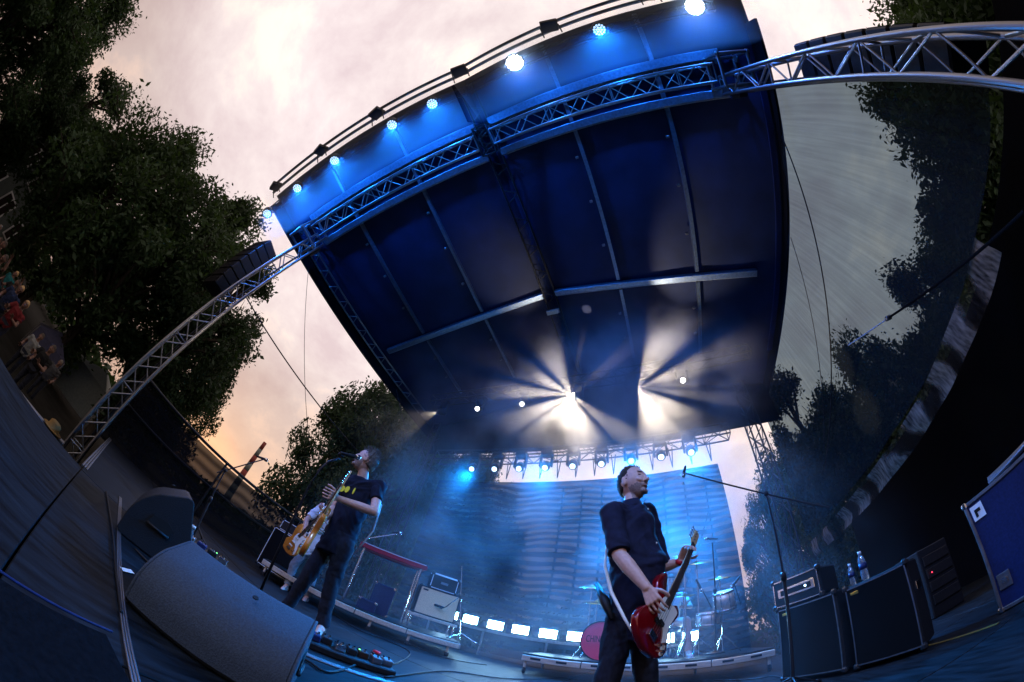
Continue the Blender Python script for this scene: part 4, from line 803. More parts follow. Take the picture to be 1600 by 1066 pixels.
guitar('offset_guitar', 'honey coloured guitar with white pickguard held by the guitarist behind', gb2, gt2, V((.45, -.85, .1)), .98, 'amber', 'pearl', 6, .84)

# --- bassist
DB = 2.12
bJ = dict(head=at(988, 756, DB), hf=V((.84, -.50, .20)), hu=V((-.08, .0, 1)), neck=at(984, 786, DB), rs=at(956, 800, DB - .16), ls=at(1010, 800, DB + .16), re=at(968, 868, DB - .26), rw=at(1010, 918, DB - .34), le=at(1036, 876, DB + .2), lw=at(1058, 878, DB + .12),
          rh=at(972, 962, DB - .06), lh=at(998, 962, DB + .08), fw=V((.82, -.56, 0)), hairline=V((.66, 0, 0)), spike=V((.3, 0, 0)), hthick=V((1.03, 0, 0)))
rk = V(bJ['rh']) + V((-.05, -.05, -.44)); lk = V(bJ['lh']) + V((.08, .0, -.44))
bJ.update(rk=rk, lk=lk, ra=rk + V((-.22, .12, -.36)), la=lk + V((.02, .04, -.36)))
bJ['ra'].z = .09; bJ['la'].z = .09; bJ.update(rt=bJ['ra'] + V((.17, -.10, -.04)), lt=bJ['la'] + V((.16, -.10, -.04)))
bb = at(1001, 1012, DB - .38); bd = DB - .38
while (V(at(1087, 832, bd)) - V(bb)).length < 1.14 and bd < 3.2: bd += .01
bt = at(1087, 832, bd); bax = (V(bt) - V(bb)).normalized()
bn = V((.90, -.46, .16)); rw = V(bJ['rw']); 
# left hand wraps the neck about two thirds up
gp = V(bb).lerp(V(bt), .755); bJ['lw'] = gp + V((-.055, .035, -.05)); bJ['le'] = V(at(1034, 886, DB + .26))
person('bassist in dark navy shirt with rolled sleeves looking up beside the drums', bJ, (bJ['ra'] + bJ['la']) / 2 * 1.0 - V((0, 0, .09)), hair='hair_dark', shirt='shirt', trous='denim_dark', sleeve=.95, roll=True, collar=True, belly=.08, wd=1.05, hs=1.18, arm=1.0, stub=-.045,
    rhand=(V(at(1022, 942, DB - .36)) - rw, V((-.3, .9, -.2)), V((.6, -.2, .5)), (.45, .6, .5)), lhand=(V((.45, -.35, .75)), V((-.2, -.9, -.1)), V((.6, .1, .3)), (.5, .9, .9)))
guitar('bass_guitar', 'glossy red bass guitar with cream pickguard', bb, bt, bn, 1.14, 'red_gloss', 'pearl', 4, .90)
tk = thing('guitar_strap', "cream strap with black tail running down the bassist's back", 'strap', at(950, 930, DB - .1))
MB().path([at(948, 850, DB - .12), at(945, 885, DB - .14), at(955, 925, DB - .22), at(975, 965, DB - .30), at(998, 1005, DB - .32)], [.006, .009, .011, .009, .005], 8).build('strap_band', 'pearl', tk, True)
MB().path([at(932, 912, DB - .05), at(945, 940, DB - .14), at(956, 968, DB - .2)], [.012, .03, .012], 8).build('strap_tail', 'black', tk, True)
wr_ = MB().lathe([(.034, -.015), (.036, 0), (.034, .015)], bJ['lw'], frame(V((.45, -.35, .75))), 14); tag(wr_.build('wristband', 'redplastic', None, True), "pink red wristband on the bassist's fretting wrist", 'wristband')

# --- drums
dr = thing('drum_riser', 'long low drum riser with pale slotted timber edge on casters', 'riser', (-.1, 5.6, 0)); Y0 = 4.72; Z1 = .30
MB().cbox((-.05, 5.5, Z1 - .02), (3.2, 1.55, .05), .006).build('deck_top', 'deck', dr)
for k in range(4):
    x = -1.65 + .8 * k; MB().cbox((x + .4, Y0 - .02, Z1 - .065), (.785, .035, .085), .006).build('edge_board', 'wood', dr)
    for q in (.2, .55): MB().box((x + q, Y0 - .04, Z1 - .06), (.14, .008, .03)).build('slot', 'ink', dr)
for x in (-1.6, 0, 1.48):
    rod(dr, 'leg', (x, Y0 + .03, .09), (x, Y0 + .03, Z1 - .05), .022, 'wood'); MB().lathe([(.045, -.015), (.05, 0), (.045, .015)], (x, Y0 + .03, .05), frame(V((1, 0, 0))), 14).build('caster', 'black', dr, True)
def drum(name, label, c, ax, r, dep, shell, headm, hoop='steel', lugs=8):
    c, ax = V(c), V(ax).normalized(); m = frame(ax); t = thing(name, label, 'drum', c - V((0, 0, r)) if abs(ax.z) < .5 else c - ax * dep / 2, 'drum kit pieces')
    MB().lathe([(r, -dep / 2), (r, dep / 2)], c, m, 32).build('shell', shell, t, True); 
    for s in (-1, 1):
        MB().lathe([(r * 1.02, s * dep / 2 - .02), (r * 1.045, s * dep / 2 - .02), (r * 1.045, s * dep / 2 + .012), (r * .985, s * dep / 2 + .012)], c, m, 32, False).build('hoop', hoop, t, True); MB().lathe([(r * .99, s * dep / 2 - .001), (r * .99, s * dep / 2 + .004)], c, m, 32).build('drumhead', headm, t)
    for k in range(lugs): a = 2 * math.pi * k / lugs; p = c + m @ V((math.cos(a) * r * 1.03, math.sin(a) * r * 1.03, 0)); rod(t, 'tension_rod', p - ax * dep * .5, p + ax * dep * .5, .006, 'steel'); MB().cbox(p, (.02, .02, dep * .3), .004, m).build('lug', 'steel', t)
    return t, m
kc = V((-.66, 5.22, .59)); kd = V((-.10, -1, .0)).normalized(); kt, km = drum('kick_drum', 'bass drum with pink red printed front skin', kc, kd, .285, .38, 'drumshell', 'kickhead', 'ink', 10)
def text(s, size, m4, m, parent, name, ext=.002):
    cu = bpy.data.curves.new('t', 'FONT'); cu.body = s; cu.size = size; cu.extrude = ext; cu.align_x = 'CENTER'; cu.align_y = 'CENTER'; o = bpy.data.objects.new('t', cu); C.objects.link(o); dg = bpy.context.evaluated_depsgraph_get(); me = bpy.data.meshes.new_from_object(o.evaluated_get(dg)); bpy.data.objects.remove(o)
    me.materials.clear(); me.materials.append(M[m]); ob = bpy.data.objects.new(name, me); C.objects.link(ob); ob.parent = parent; mm = m4.copy(); mm.translation -= V(parent['_o']); ob.matrix_local = mm; return ob
xx = V((0, 0, 1)).cross(kd).normalized(); tm_ = Matrix((xx, V((0, 0, 1)), kd)).transposed().to_4x4(); tm_.translation = kc + kd * .198 + V((0, 0, .02)) - xx * .085
o = text('CHINA', .115, tm_ @ Matrix.Diagonal((.72, 1.25, 1, 1)), 'ink', kt, 'printed_name')
drum('snare_drum', 'shallow silver snare drum above the strobe lamps', at(1108, 966, 5.25), (0, -.15, 1), .18, .16, 'drumshell', 'drumhead')
drum('floor_tom', 'silver tom tilted beside the tall microphone stand', at(1131, 938, 5.1), (-.12, -.25, 1), .15, .24, 'drumshell', 'drumhead')
drum('rack_tom', 'silver tom mounted over the bass drum', (-.35, 5.45, 1.05), (0, -.3, 1), .15, .22, 'drumshell', 'drumhead')
def cymbal(label, p, r, tilt=(0, -.25, 1), st=True):
    p = V(p); t = thing('cymbal', label, 'cymbal', (p.x, p.y, Z1), 'cymbals of the kit'); MB().lathe([(.012, .03), (.03, .028), (.05, .012), (r * .6, .004), (r, -.008), (r, -.011), (r * .6, 0), (.04, .006)], p, frame(V(tilt)), 30).build('plate', 'cymbal', t, True)
    rod(t, 'stand_tube', (p.x, p.y + .03, Z1 + .02), p + V((0, 0, .05)), .011, 'steel')
    for k in range(3): a = 2 * math.pi * k / 3; rod(t, 'leg', (p.x, p.y + .03, Z1 + .3), (p.x + .26 * math.cos(a), p.y + .03 + .22 * math.sin(a), Z1 + .012), .008, 'steel')
for lb, px, py, r in (("large cymbal just behind the bassist's back", 925, 917, .22), ('lower cymbal next to the bassist and bass drum', 933, 941, .2), ("bright crash cymbal above the fretting hand", 1068, 868, .24), ('wide ride cymbal in front of the drummer', 1088, 880, .25), ('thin cymbal beside the tall microphone stand', 1124, 903, .18), ('hi-hat cymbal over the snare drum', 1068, 930, .18)): cymbal(lb, at(px, py, 5.45), r)
ty = V((.30, 5.95, Z1)); th = thing('drum_throne', 'round black drum stool under the drummer', 'stool', ty); MB().lathe([(.15, .42), (.17, .46), (.17, .5), (.14, .52)], ty, None, 20).build('seat', 'black', th, True); rod(th, 'post', ty, ty + V((0, 0, .44)), .02, 'steel')
for k in range(3): a = 2 * math.pi * k / 3; rod(th, 'leg', ty + V((0, 0, .2)), ty + V((.22 * math.cos(a), .22 * math.sin(a), .01)), .011, 'steel')
q = ty + V((0, 0, .6)); dJ = dict(head=q + V((0, -.08, .70)), hf=V((.1, -1, -.1)), hu=V((0, 0, 1)), neck=q + V((0, -.04, .53)), ls=q + V((.19, -.05, .44)), rs=q + V((-.19, -.05, .44)), le=q + V((.30, -.22, .22)), lw=q + V((.18, -.42, .20)), re=q + V((-.30, -.22, .24)), rw=q + V((-.15, -.42, .28)),
    lh=q + V((.10, 0, -.02)), rh=q + V((-.10, 0, -.02)), lk=q + V((.22, -.42, -.02)), rk=q + V((-.18, -.42, -.02)), la=q + V((.24, -.48, -.50)), ra=q + V((-.22, -.52, -.50)), lt=q + V((.26, -.64, -.55)), rt=q + V((-.22, -.68, -.55)), fw=V((0, -1, 0)))
person('drummer in pale striped top sitting behind the drums', dJ, ty, hair='hair_dark', shirt='tee_white', trous='skin', shoe='white', sleeve=.7, vox=.010, wd=.95)
for s, p in ((-1, 'lw'), (1, 'rw')): 
    a = V(dJ[p]) + V((0, -.06, 0)); st = MB().tube(a + V((0, .08, -.03)), a + V((s * -.06, -.32, .08)), .008, .005, 8); tag(st.build('drumstick', 'maple'), "wooden drumstick in the drummer's %s hand" % ('left' if p == 'lw' else 'right'), 'drumstick')
micstand('tall straight microphone stand rising beside the snare drum', V(at(1117, 1022, 4.98)) * 1 - V((0, 0, 0)), at(1113, 848, 4.98), at(1112, 846, 4.98), 0, .012, False)
microphone('black condenser microphone on the tall stand over the drums', at(1106, 842, 4.98), V((-1, -.2, .1)))
for lb, px, py, d, a in (('small clip microphone pointing down at the snare drum', 1095, 920, 5.1, (.4, 0, -1)), ('dark microphone over the tilted tom', 1145, 915, 5.0, (-.6, 0, -.6))):
    microphone(lb, at(px, py, d), V(a)); 
wire('short black goose neck holding the snare microphone', at(1095, 918, 5.1), at(1112, 950, 5.15), .008, 0, 'stand', 'blackmetal', 'microphone_holder'); wire('short black goose neck holding the tom microphone', at(1147, 912, 5.0), at(1158, 945, 5.08), .008, 0, 'stand', 'blackmetal', 'microphone_holder')

# rear low riser that carries the strobes
rr_ = thing('strobe_riser', 'low black riser with pale edge under the row of strobes', 'riser', (-2.3, 6.1, 0)); MB().cbox((-1.7, 6.1, .50), (5.0, .45, .06), .006).build('deck_top', 'deck', rr_); MB().box((-1.7, 5.865, .50), (5.0, .012, .05)).build('edge_strip', 'alu', rr_)
for x in (-4.1, -2.9, -1.7, -.5, .7): rod(rr_, 'leg', (x, 5.95, 0), (x, 5.95, .48), .022, 'alu')

# --- keyboard riser, keyboard, amps
A = V(at(395, 905, 5.35)); A.z = 0; B = V((-2.45, 4.42, 0)); dv = (B - A).normalized(); nv = V((-dv.y, dv.x, 0)); km3 = Matrix((dv, nv, V((0, 0, 1)))).transposed(); KZ = .24
kr = thing('keyboard_riser', 'low riser with pale timber edge carrying keyboard and amplifier', 'riser', (A + B) / 2); Lr = (B - A).length
MB().cbox((A + B) / 2 + nv * .62 + V((0, 0, KZ - .02)), (Lr, 1.2, .05), .006, km3).build('deck_top', 'deck', kr)
for k in range(4): MB().cbox(A + dv * Lr * (k + .5) / 4 + nv * 0 + V((0, 0, KZ - .05)), (Lr / 4 - .012, .035, .075), .006, km3).build('edge_board', 'wood', kr)
MB().cbox(B + nv * .6 + V((0, 0, KZ - .05)), (.035, 1.2, .075), .006, km3).build('edge_board', 'alu', kr)
for k in range(6): p = A + dv * (Lr * (k + .15) / 5.4) + nv * .04; rod(kr, 'leg', p, p + V((0, 0, KZ - .07)), .02, 'wood'); MB().cbox(p + V((0, 0, .03)), (.06, .06, .06), .008, km3).build('leg_foot', 'black', kr)
K0, K1 = V(at(563, 849, 5.35)), V(at(668, 889, 5.45)); kx = (K1 - K0).normalized(); ky = V((-kx.y, kx.x, 0)).normalized(); kk = Matrix((kx, ky, kx.cross(ky))).transposed(); kl = (K1 - K0).length; kc_ = (K0 + K1) / 2 + ky * .15
kb = thing('stage_keyboard', 'long red stage keyboard on a chrome stand', 'keyboard', kc_); MB().cbox(kc_, (kl, .32, .075), .012, kk).build('case', 'keyred', kb); MB().box(kc_ + kk @ V((0, .02, .04)), (kl * .94, .17, .01), kk).build('control_panel', 'black', kb)
wk = int(kl / .0245)
for k in range(wk): MB().box(kc_ + kk @ V((-kl / 2 + .03 + (kl - .06) * (k + .5) / wk, -.10, .045)), (.0215, .12, .012), kk).build('white_key', 'white', kb)
ks = thing('keyboard_stand', 'chrome table stand under the red keyboard', 'stand', (kc_.x, kc_.y, KZ))
for s in (-.42, .42):
    for q in (-.13, .13): p = kc_ + kk @ V((s * kl, q, -.04)); rod(ks, 'leg', p, V((p.x, p.y, KZ)), .016, 'steel')
    rod(ks, 'crossbar', kc_ + kk @ V((s * kl, -.16, -.045)), kc_ + kk @ V((s * kl, .16, -.045)), .014, 'steel')
rod(ks, 'long_bar', kc_ + kk @ V((-.42 * kl, .13, -.05)), kc_ + kk @ V((.42 * kl, .13, -.05)), .014, 'steel')
wire('thin chrome boom reaching over the keyboard', at(570, 842, 5.5), at(622, 834, 5.5), .008, 0, 'stand', 'steel', 'microphone_boom')
microphone('slim microphone at the end of the keyboard boom', at(624, 833, 5.5), V((1, 0, .1)))
def box_case(name, label, c, size, rz_, m, edge='alu', cat='case', group=None):
    c = V(c); t = thing(name, label, cat, c - V((0, 0, size[2] / 2)), group); rm = Matrix.Rotation(rz_, 3, 'Z'); MB().cbox(c, size, .006, rm).build('panel_box', m, t); h = V(size) / 2
    for sx in (-1, 1):
        for sy in (-1, 1): MB().cbox(c + rm @ V((sx * h.x, sy * h.y, 0)), (.028, .028, size[2] + .008), .005, rm).build('edge_profile', edge, t)
        for sz in (-1, 1): MB().cbox(c + rm @ V((sx * h.x, 0, sz * h.z)), (.028, size[1] + .006, .028), .005, rm).build('edge_profile', edge, t)
    for sy in (-1, 1):
        for sz in (-1, 1): MB().cbox(c + rm @ V((0, sy * h.y, sz * h.z)), (size[0] + .006, .028, .028), .005, rm).build('edge_profile', edge, t)
    for sx in (-1, 1):
        for sy in (-1, 1):
            for sz in (-1, 1): MB().cbox(c + rm @ V((sx * h.x, sy * h.y, sz * h.z)), (.05, .05, .05), .015, rm).build('corner', 'steel', t)
    return t, rm
ang = math.atan2(dv.y, dv.x)
box_case('flight_case', 'upright blue edged case under the red keyboard', at(596, 937, 5.6) * 1, (.30, .25, .46), ang, 'casepanel', 'casepanel', 'case'); box_case('road_box', 'small low blue box under the red keyboard', V(at(572, 950, 5.4)), (.25, .25, .24), ang, 'casepanel', 'casepanel', 'box')
def amp(name, label, c, size, rz_, grille, logo=None, face=-1, m='tolex', pipe='white'):
    c = V(c); t = thing(name, label, 'amplifier', c - V((0, 0, size[2] / 2))); rm = Matrix.Rotation(rz_, 3, 'Z'); MB().cbox(c, size, .018, rm).build('cabinet', m, t); fy_ = -size[1] / 2
    MB().cbox(c + rm @ V((0, fy_ - .004, 0)), (size[0] * .93, .012, size[2] * .92), .003, rm).build('grille_cloth', grille, t)
    for sz in (-1, 1): MB().box(c + rm @ V((0, fy_ - .008, sz * size[2] * .468)), (size[0] * .95, .012, .010), rm).build('piping', pipe, t)
    for sx in (-1, 1): MB().box(c + rm @ V((sx * size[0] * .472, fy_ - .008, 0)), (.010, .012, size[2] * .945), rm).build('piping', pipe, t)
    for sx in (-1, 1):
        for sz in (-1, 1): MB().cbox(c + rm @ V((sx * size[0] * .485, fy_ * .97, sz * size[2] * .485)), (.055, .055, .055), .015, rm).build('corner', 'black', t)
    if logo: MB().cbox(c + rm @ V((logo[0] * size[0], fy_ - .014, logo[1] * size[2])), (logo[2], .006, logo[2] * .32), .002, rm).build('badge', logo[3], t)
    return t, rm
ca = V(at(679, 948, 5.55)); ca.z = .72; cob, crm = amp('combo_amplifier', 'combo amplifier with beige grille cloth standing on a tilted rack', ca, (.66, .26, .46), ang + .12, 'beigegrille', (-.36, .38, .08, 'ink'), m='tolex', pipe='black')
mb_ = MB(); mp_ = ca + crm @ V((.02, -.2, -.02)); mb_.path([mp_, mp_ + V((.06, -.02, -.03)), mp_ + V((.12, 0, .02)), mp_ + crm @ V((.25, 0, .22))], .008, 6); mm_ = thing('amp_microphone', 'small black microphone hung in front of the beige grille', 'microphone', mp_); mb_.build('cable', 'cable', mm_, True); MB().cap(mp_ - crm @ V((.06, 0, 0)), mp_ + crm @ V((.07, 0, 0)), .022, .016, 10).build('capsule', 'black', mm_, True)
rk_ = thing('amp_rack', 'pale edged low rack under the beige amplifier', 'rack', (ca.x, ca.y, KZ))
for q in (-.14, .14): MB().cbox(V((ca.x, ca.y, ca.z - .26)) + crm @ V((0, q, 0)), (.78, .04, .045), .006, crm).build('shelf_rail', 'wood', rk_)
for sx in (-.34, .34):
    for q in (-.14, .14): p = V((ca.x, ca.y, ca.z - .28)) + crm @ V((sx, q, 0)); rod(rk_, 'leg', p, V((p.x, p.y, KZ)), .016, 'steel')
hd_ = V((ca.x, ca.y, .95 + .13)) + crm @ V((.02, .02, 0)); ho, hrm = amp('small_amplifier', 'small amplifier head with pale top standing on the beige amplifier', hd_, (.44, .24, .24), ang + .12, 'black', (0, 0, .12, 'alu')); MB().cbox(hd_ + V((0, 0, .125)), (.43, .23, .02), .006, hrm).build('top_panel', 'white', ho)
micstand('short chrome microphone stand beside the amplifier head', V((-2.72, 4.86, KZ)), V(at(722, 885, 5.6)), V(at(722, 884, 5.6)), 0, .010, True, m='steel')
# guitar cabinet behind second guitarist
gc = V((-5.25, 3.15, .42)); gco, grm = amp('guitar_cabinet', 'black speaker cabinet with pale edges behind the second guitarist', gc, (.70, .36, .74), ang - .2, 'grille'); 
for sx in (-.26, .26):
    for sy in (-.12, .12): MB().lathe([(.028, -.012), (.032, 0), (.028, .012)], gc + grm @ V((sx, sy, -.395)), frame(grm @ V((1, 0, 0))), 12).build('caster', 'black', gco, True)
gh = gc + V((0, 0, .46)); amp('guitar_amplifier', 'slim amplifier head on the cabinet behind the second guitarist', gh, (.62, .24, .18), ang - .2, 'black')
# --- bass cabinets at the wing
def cabpair(label, pb0, pb1, h_, logo):
    a, b = V(floor(*pb0)), V(floor(*pb1)); a.z = b.z = 0; d = (b - a).normalized(); wd = (b - a).length; n = V((-d.y, d.x, 0)); n = n if n.y > 0 else -n; c = (a + b) / 2 + n * .2 + V((0, 0, h_ / 2 + .03)); rz_ = math.atan2(d.y, d.x)
    t, rm = amp('bass_cabinet', label, c, (wd, .40, h_), rz_, 'grille', (-.34, .40, .07, 'gold'), pipe='alu')
    for s in (-1, 1):
        MB().cbox(c + rm @ V((s * (wd / 2 + .004), 0, .12)), (.012, .16, .07), .004, rm).build('side_handle', 'steel', t)
        for q in (-.12, .12): MB().lathe([(.02, -.012), (.026, 0), (.02, .012)], V((c.x, c.y, .027)) + rm @ V((s * wd * .38, q, 0)), frame(rm @ V((1, 0, 0))), 10).build('caster', 'black', t, True)
    return t, c, rm, wd
t1, c1, rm1, w1 = cabpair('black bass cabinet under the rack amplifier beside the drum riser', (1222, 1068), (1322, 1054), .70, 1)
t2, c2, rm2, w2 = cabpair('black bass cabinet with water bottles on its top', (1338, 1050), (1447, 1018), .68, 1)
hdc = c1 + V((-.06, .04, .35 + .14)); hb_, hbrm = amp('bass_amplifier', 'rack amplifier with pale front frame on the bass cabinet', hdc, (.54, .34, .26), math.atan2(rm1[1][0], rm1[0][0]), 'black', pipe='steel')
MB().cbox(hdc + hbrm @ V((0, -.182, 0)), (.42, .012, .09), .004, hbrm).build('front_panel', 'steel', hb_); MB().box(hdc + hbrm @ V((0, -.19, 0)), (.34, .012, .05), hbrm).build('display', 'ink', hb_); MB().lathe([(.012, 0), (.01, .012)], hdc + hbrm @ V((.12, -.195, 0)), hbrm @ frame(V((0, -1, 0))), 10).build('status_lamp', 'lens_blue', hb_)
def bottle(label, p, s=1.0):
    t = thing('water_bottle', label, 'bottle', p); MB().lathe([(.028 * s, 0), (.032 * s, .01 * s), (.032 * s, .06 * s), (.029 * s, .075 * s), (.032 * s, .09 * s), (.032 * s, .14 * s), (.024 * s, .175 * s), (.012 * s, .195 * s), (.012 * s, .21 * s)], p, None, 18).build('bottle_body', 'water', t, True); MB().lathe([(.015 * s, .205 * s), (.015 * s, .225 * s)], p, None, 14).build('cap', 'white', t, True); MB().lathe([(.0328 * s, .085 * s), (.0328 * s, .13 * s)], p, None, 18).build('paper_label', 'casepanel', t, True)
zt2 = c2.z + .34 + .004
bottle('clear water bottle standing upright on the bass cabinet', c2 + rm2 @ V((-.12, -.05, zt2 - c2.z)), 1.15); bottle('short dim bottle beside the clear bottle on the bass cabinet', c2 + rm2 @ V((-.26, .0, zt2 - c2.z)), .9)
bottle('water bottle standing on the deck between the two floor wedges', V(floor(276, 868)), 1.25)
# --- flight case stack at the wing, close
fa = V(floor(1566, 958)); fa.z = 0; fdir = V((.55, -.83, 0)).normalized(); fn = V((.83, .55, 0)); fr = math.atan2(fdir.y, fdir.x)
fc_c = fa + fdir * .42 + fn * .28 + V((0, 0, .42)); fco, frm = box_case('flight_case', 'big blue lit flight case with white sticker and butterfly latch', fc_c, (.84, .56, .80), fr, 'casepanel', 'alu', 'case')
sp_ = fc_c + frm @ V((-.34, -.289, .31)); MB().box(sp_, (.10, .004, .11), frm).build('sticker', 'white', fco); MB().box(sp_ + frm @ V((.0, -.004, .01)), (.05, .004, .025), frm).build('sticker_print', 'ink', fco); MB().box(sp_ + frm @ V((-.015, -.004, -.015)), (.02, .004, .04), frm).build('sticker_print', 'ink', fco)
lp = fc_c + frm @ V((-.34, -.288, -.22)); lo_ = MB().cbox(lp, (.10, .01, .11), .004, frm).build('latch_dish', 'alu', fco); MB().cbox(lp + frm @ V((0, -.008, 0)), (.05, .01, .035), .004, frm).build('butterfly', 'steel', lo_)
f2 = V(at(1592, 850, 2.55)); box_case('flight_case', 'smaller case in front of the big blue flight case', V((f2.x + .18, f2.y - .32, .28)), (.4, .4, .54), fr, 'casepanel', 'alu', 'case')
hn = thing('stand_bag', 'folded metal stand lying on the big blue flight case', 'stand', fc_c + V((0, 0, .41)))
for q in (-.04, .03, .09): rod(hn, 'tube', fc_c + frm @ V((-.18, -.22 + q, .435 + q * .3)), fc_c + frm @ V((.5, -.26 + q, .47)), .018, 'alu')
dk = thing('side_rack', 'dark equipment rack standing in the wing behind the flight case', 'rack', (3.4, 4.0, 0)); MB().cbox((3.4, 4.0, .4), (.5, .5, .8), .012).build('case', 'tolex', dk)
for z in (.2, .35, .5, .65): MB().cbox((3.4, 3.74, z), (.42, .02, .11), .004).build('rack_unit', 'black', dk)
MB().lathe([(.008, 0), (.008, .01)], (3.25, 3.72, .5), frame(V((0, -1, 0))), 8).build('red_lamp', emitter('red_led', (1, .05, .1), 2), dk)
for lb, a, b in (('worn yellow tape line on the deck in front of the wing', (1440, 1012), (1560, 975)),): 
    p, q_ = V(floor(*a)), V(floor(*b)); d_ = (q_ - p).normalized(); n_ = V((-d_.y, d_.x, 0)) * .018; o = MB().loft([[p - n_ + V((0, 0, .003)), p + n_ + V((0, 0, .003)), p + n_ + V((0, 0, .006)), p - n_ + V((0, 0, .006))], [q_ - n_ + V((0, 0, .003)), q_ + n_ + V((0, 0, .003)), q_ + n_ + V((0, 0, .006)), q_ - n_ + V((0, 0, .006))]]).build('floor_tape', 'tape_yellow'); tag(o, lb, 'tape')
# --- foreground boom stand at the wing
micstand('tall black boom stand with long thin boom in front of the bass cabinets', V((1.10, 2.95, 0)), V(at(1197, 772, 3.15)), V(at(1072, 740, 3.15)), .62, .013); microphone('small silver microphone at the tip of the long boom', at(1068, 741, 3.15), V((-.3, -.5, -.9)))
# --- spare vocal stand on the crowd side
fs_ = V(floor(302, 838)); micstand('empty black boom stand beside the crowd side wedge', fs_, V(at(352, 735, math.hypot(fs_.x, fs_.y))), V(at(412, 718, math.hypot(fs_.x, fs_.y))), .12, .012); microphone('blue microphone clipped on the empty boom stand', at(414, 718, math.hypot(fs_.x, fs_.y)), V((.8, .4, .1)))
# --- floor wedges
def wedge(label, p0, p1, dep, h_, back=1, wm='wedge'):
    """p0->p1: lower back edge on the deck; the body grows away along the normal"""
    p0, p1 = V(p0), V(p1); p0.z = p1.z = .004; d = (p1 - p0).normalized(); n = V((-d.y, d.x, 0)) * back; L = (p1 - p0).length; t = thing('floor_wedge', label, 'floor monitor', (p0 + p1) / 2)
    arc = [(.17 - .17 * math.cos(R(k)), h_ * .70 - h_ * .45 + h_ * .45 * math.sin(R(k))) for k in range(0, 75, 10)]
    prof = [(.02, .0), (dep - .02, 0), (dep, .03), (dep - .03, .09), (dep * .60, h_ - .012), (dep * .56, h_), (dep * .50, h_ * .99)] + [(x_, z_ + (h_ * .16) * (x_ / .17)) for x_, z_ in reversed(arc)] + [(0, .02)]
    ringf = lambda q: [p0 + d * (q * L) + n * (a) + V((0, 0, b)) for a, b in prof]
    MB().loft([ringf(q) for q in (.0, .5, 1.0)]).build('cabinet', wm, t, 'auto')
    g0 = lambda q, e: [p0 + d * (q * L) + n * a + V((0, 0, b)) for a, b in ((dep - .045 + e, .10 + e * .6), (dep * .53 + e, h_ - .03 + e * .6))]
    for k in range(1): MB().add(g0(.05, .014) + g0(.95, .014)[::-1], [(0, 1, 2, 3)]).build('grille', 'grille', t)
    cpr = [(dep * .46 + (a - dep * .46) * 1.0, h_ * .45 + (b - h_ * .45) * 1.0) for a, b in prof]
    for q, s in ((0, -1), (1, 1)):
        MB().loft([[p0 + d * (q * L + s * e) + n * a + V((0, 0, b)) for a, b in cpr] for e in (.001, .016)]).build('end_cheek', wm, t, False, .006)
        hp = p0 + d * (q * L + s * .018) + n * dep * .42 + V((0, 0, h_ * .42)); MB().prism([(-.09, -.03), (.07, -.03), (.075, .03), (.02, .055), (-.07, .04)], hp, Matrix((n, V((0, 0, 1)), d * s)).transposed(), .004).build('handle_recess', 'ink', t); MB().tube(hp - n * .085 - V((0, 0, .025)) + d * s * .008, hp + n * .07 - V((0, 0, .025)) + d * s * .008, .009, None, 8).build('handle_bar', 'black', t, True)
    MB().lathe([(.014, 0), (.012, .004)], p0 + d * L * .62 + n * (dep * .30) + V((0, 0, h_ * .94)), frame(V((0, 0, 1)) - n * .5), 12).build('pole_socket', 'ink', t)
    return t
wedge('big grey floor wedge close in front of the singer', floor(194, 942), floor(430, 1108), .54, .335, 1)
wedge('dark floor wedge with its end cheek towards the big wedge', floor(180, 826), floor(180, 826) + V((-.62, .10, 0)), .52, .46, -1, 'wedge_dark')
# pedals, cables, small things on the deck
def board(label, c, rz_, n, size):
    t = thing('pedalboard', label, 'pedalboard', c); rm = Matrix.Rotation(rz_, 3, 'Z'); c = V(c); MB().cbox(c + V((0, 0, .025)), (size[0], size[1], .05), .008, rm).build('tray', 'black', t); cols = ['alu', 'casepanel', 'black', 'steel', 'black', 'rosewood', 'alu']
    for k in range(n):
        p = c + rm @ V((-size[0] / 2 + size[0] * (k + .5) / n, rnd.uniform(-.04, .04), .075)); b = MB().cbox(p, (size[0] / n * .78, .12, .05), .006, rm).build('pedal', cols[k % 7], t)
        for q in (-.02, .02): MB().lathe([(.008, 0), (.007, .015)], p + rm @ V((q, .03, .025)), None, 8).build('knob', 'black', b)
        MB().lathe([(.009, 0), (.008, .014)], p + rm @ V((0, -.035, .025)), None, 8).build('foot_switch', 'steel', b)
    MB().lathe([(.007, 0), (.006, .006)], c + rm @ V((.1, 0, .102)), None, 8).build('status_lamp', 'led_green', t)
board("singer's long pedalboard on the deck beside the edge strip", V(floor(545, 1035)) + V((-.10, .02, 0)), math.atan2(.83, .52), 8, (.72, .30))
board('small pedalboard behind the water bottle and big wedge', V(floor(318, 868)), math.atan2(.9, .4), 4, (.5, .26))
def cable(label, pts, r=.007):
    pts = [V(p) for p in pts]; o = [];
    for i in range(len(pts) - 1):
        p0, p1, p2, p3 = pts[max(0, i - 1)], pts[i], pts[i + 1], pts[min(len(pts) - 1, i + 2)]
        for j in range(8): u = j / 8; o.append(.5 * (2 * p1 + (p2 - p0) * u + (2 * p0 - 5 * p1 + 4 * p2 - p3) * u * u + (3 * p1 - p0 - 3 * p2 + p3) * u ** 3))
    o.append(pts[-1]); b0 = o[0].copy(); ob = MB().path([p - b0 for p in o], r, 6).build('cable', 'cable', None, True); ob.location = b0; return tag(ob, label, 'cable')
fz = lambda x, y: V(floor(x, y)) + V((0, 0, .010))
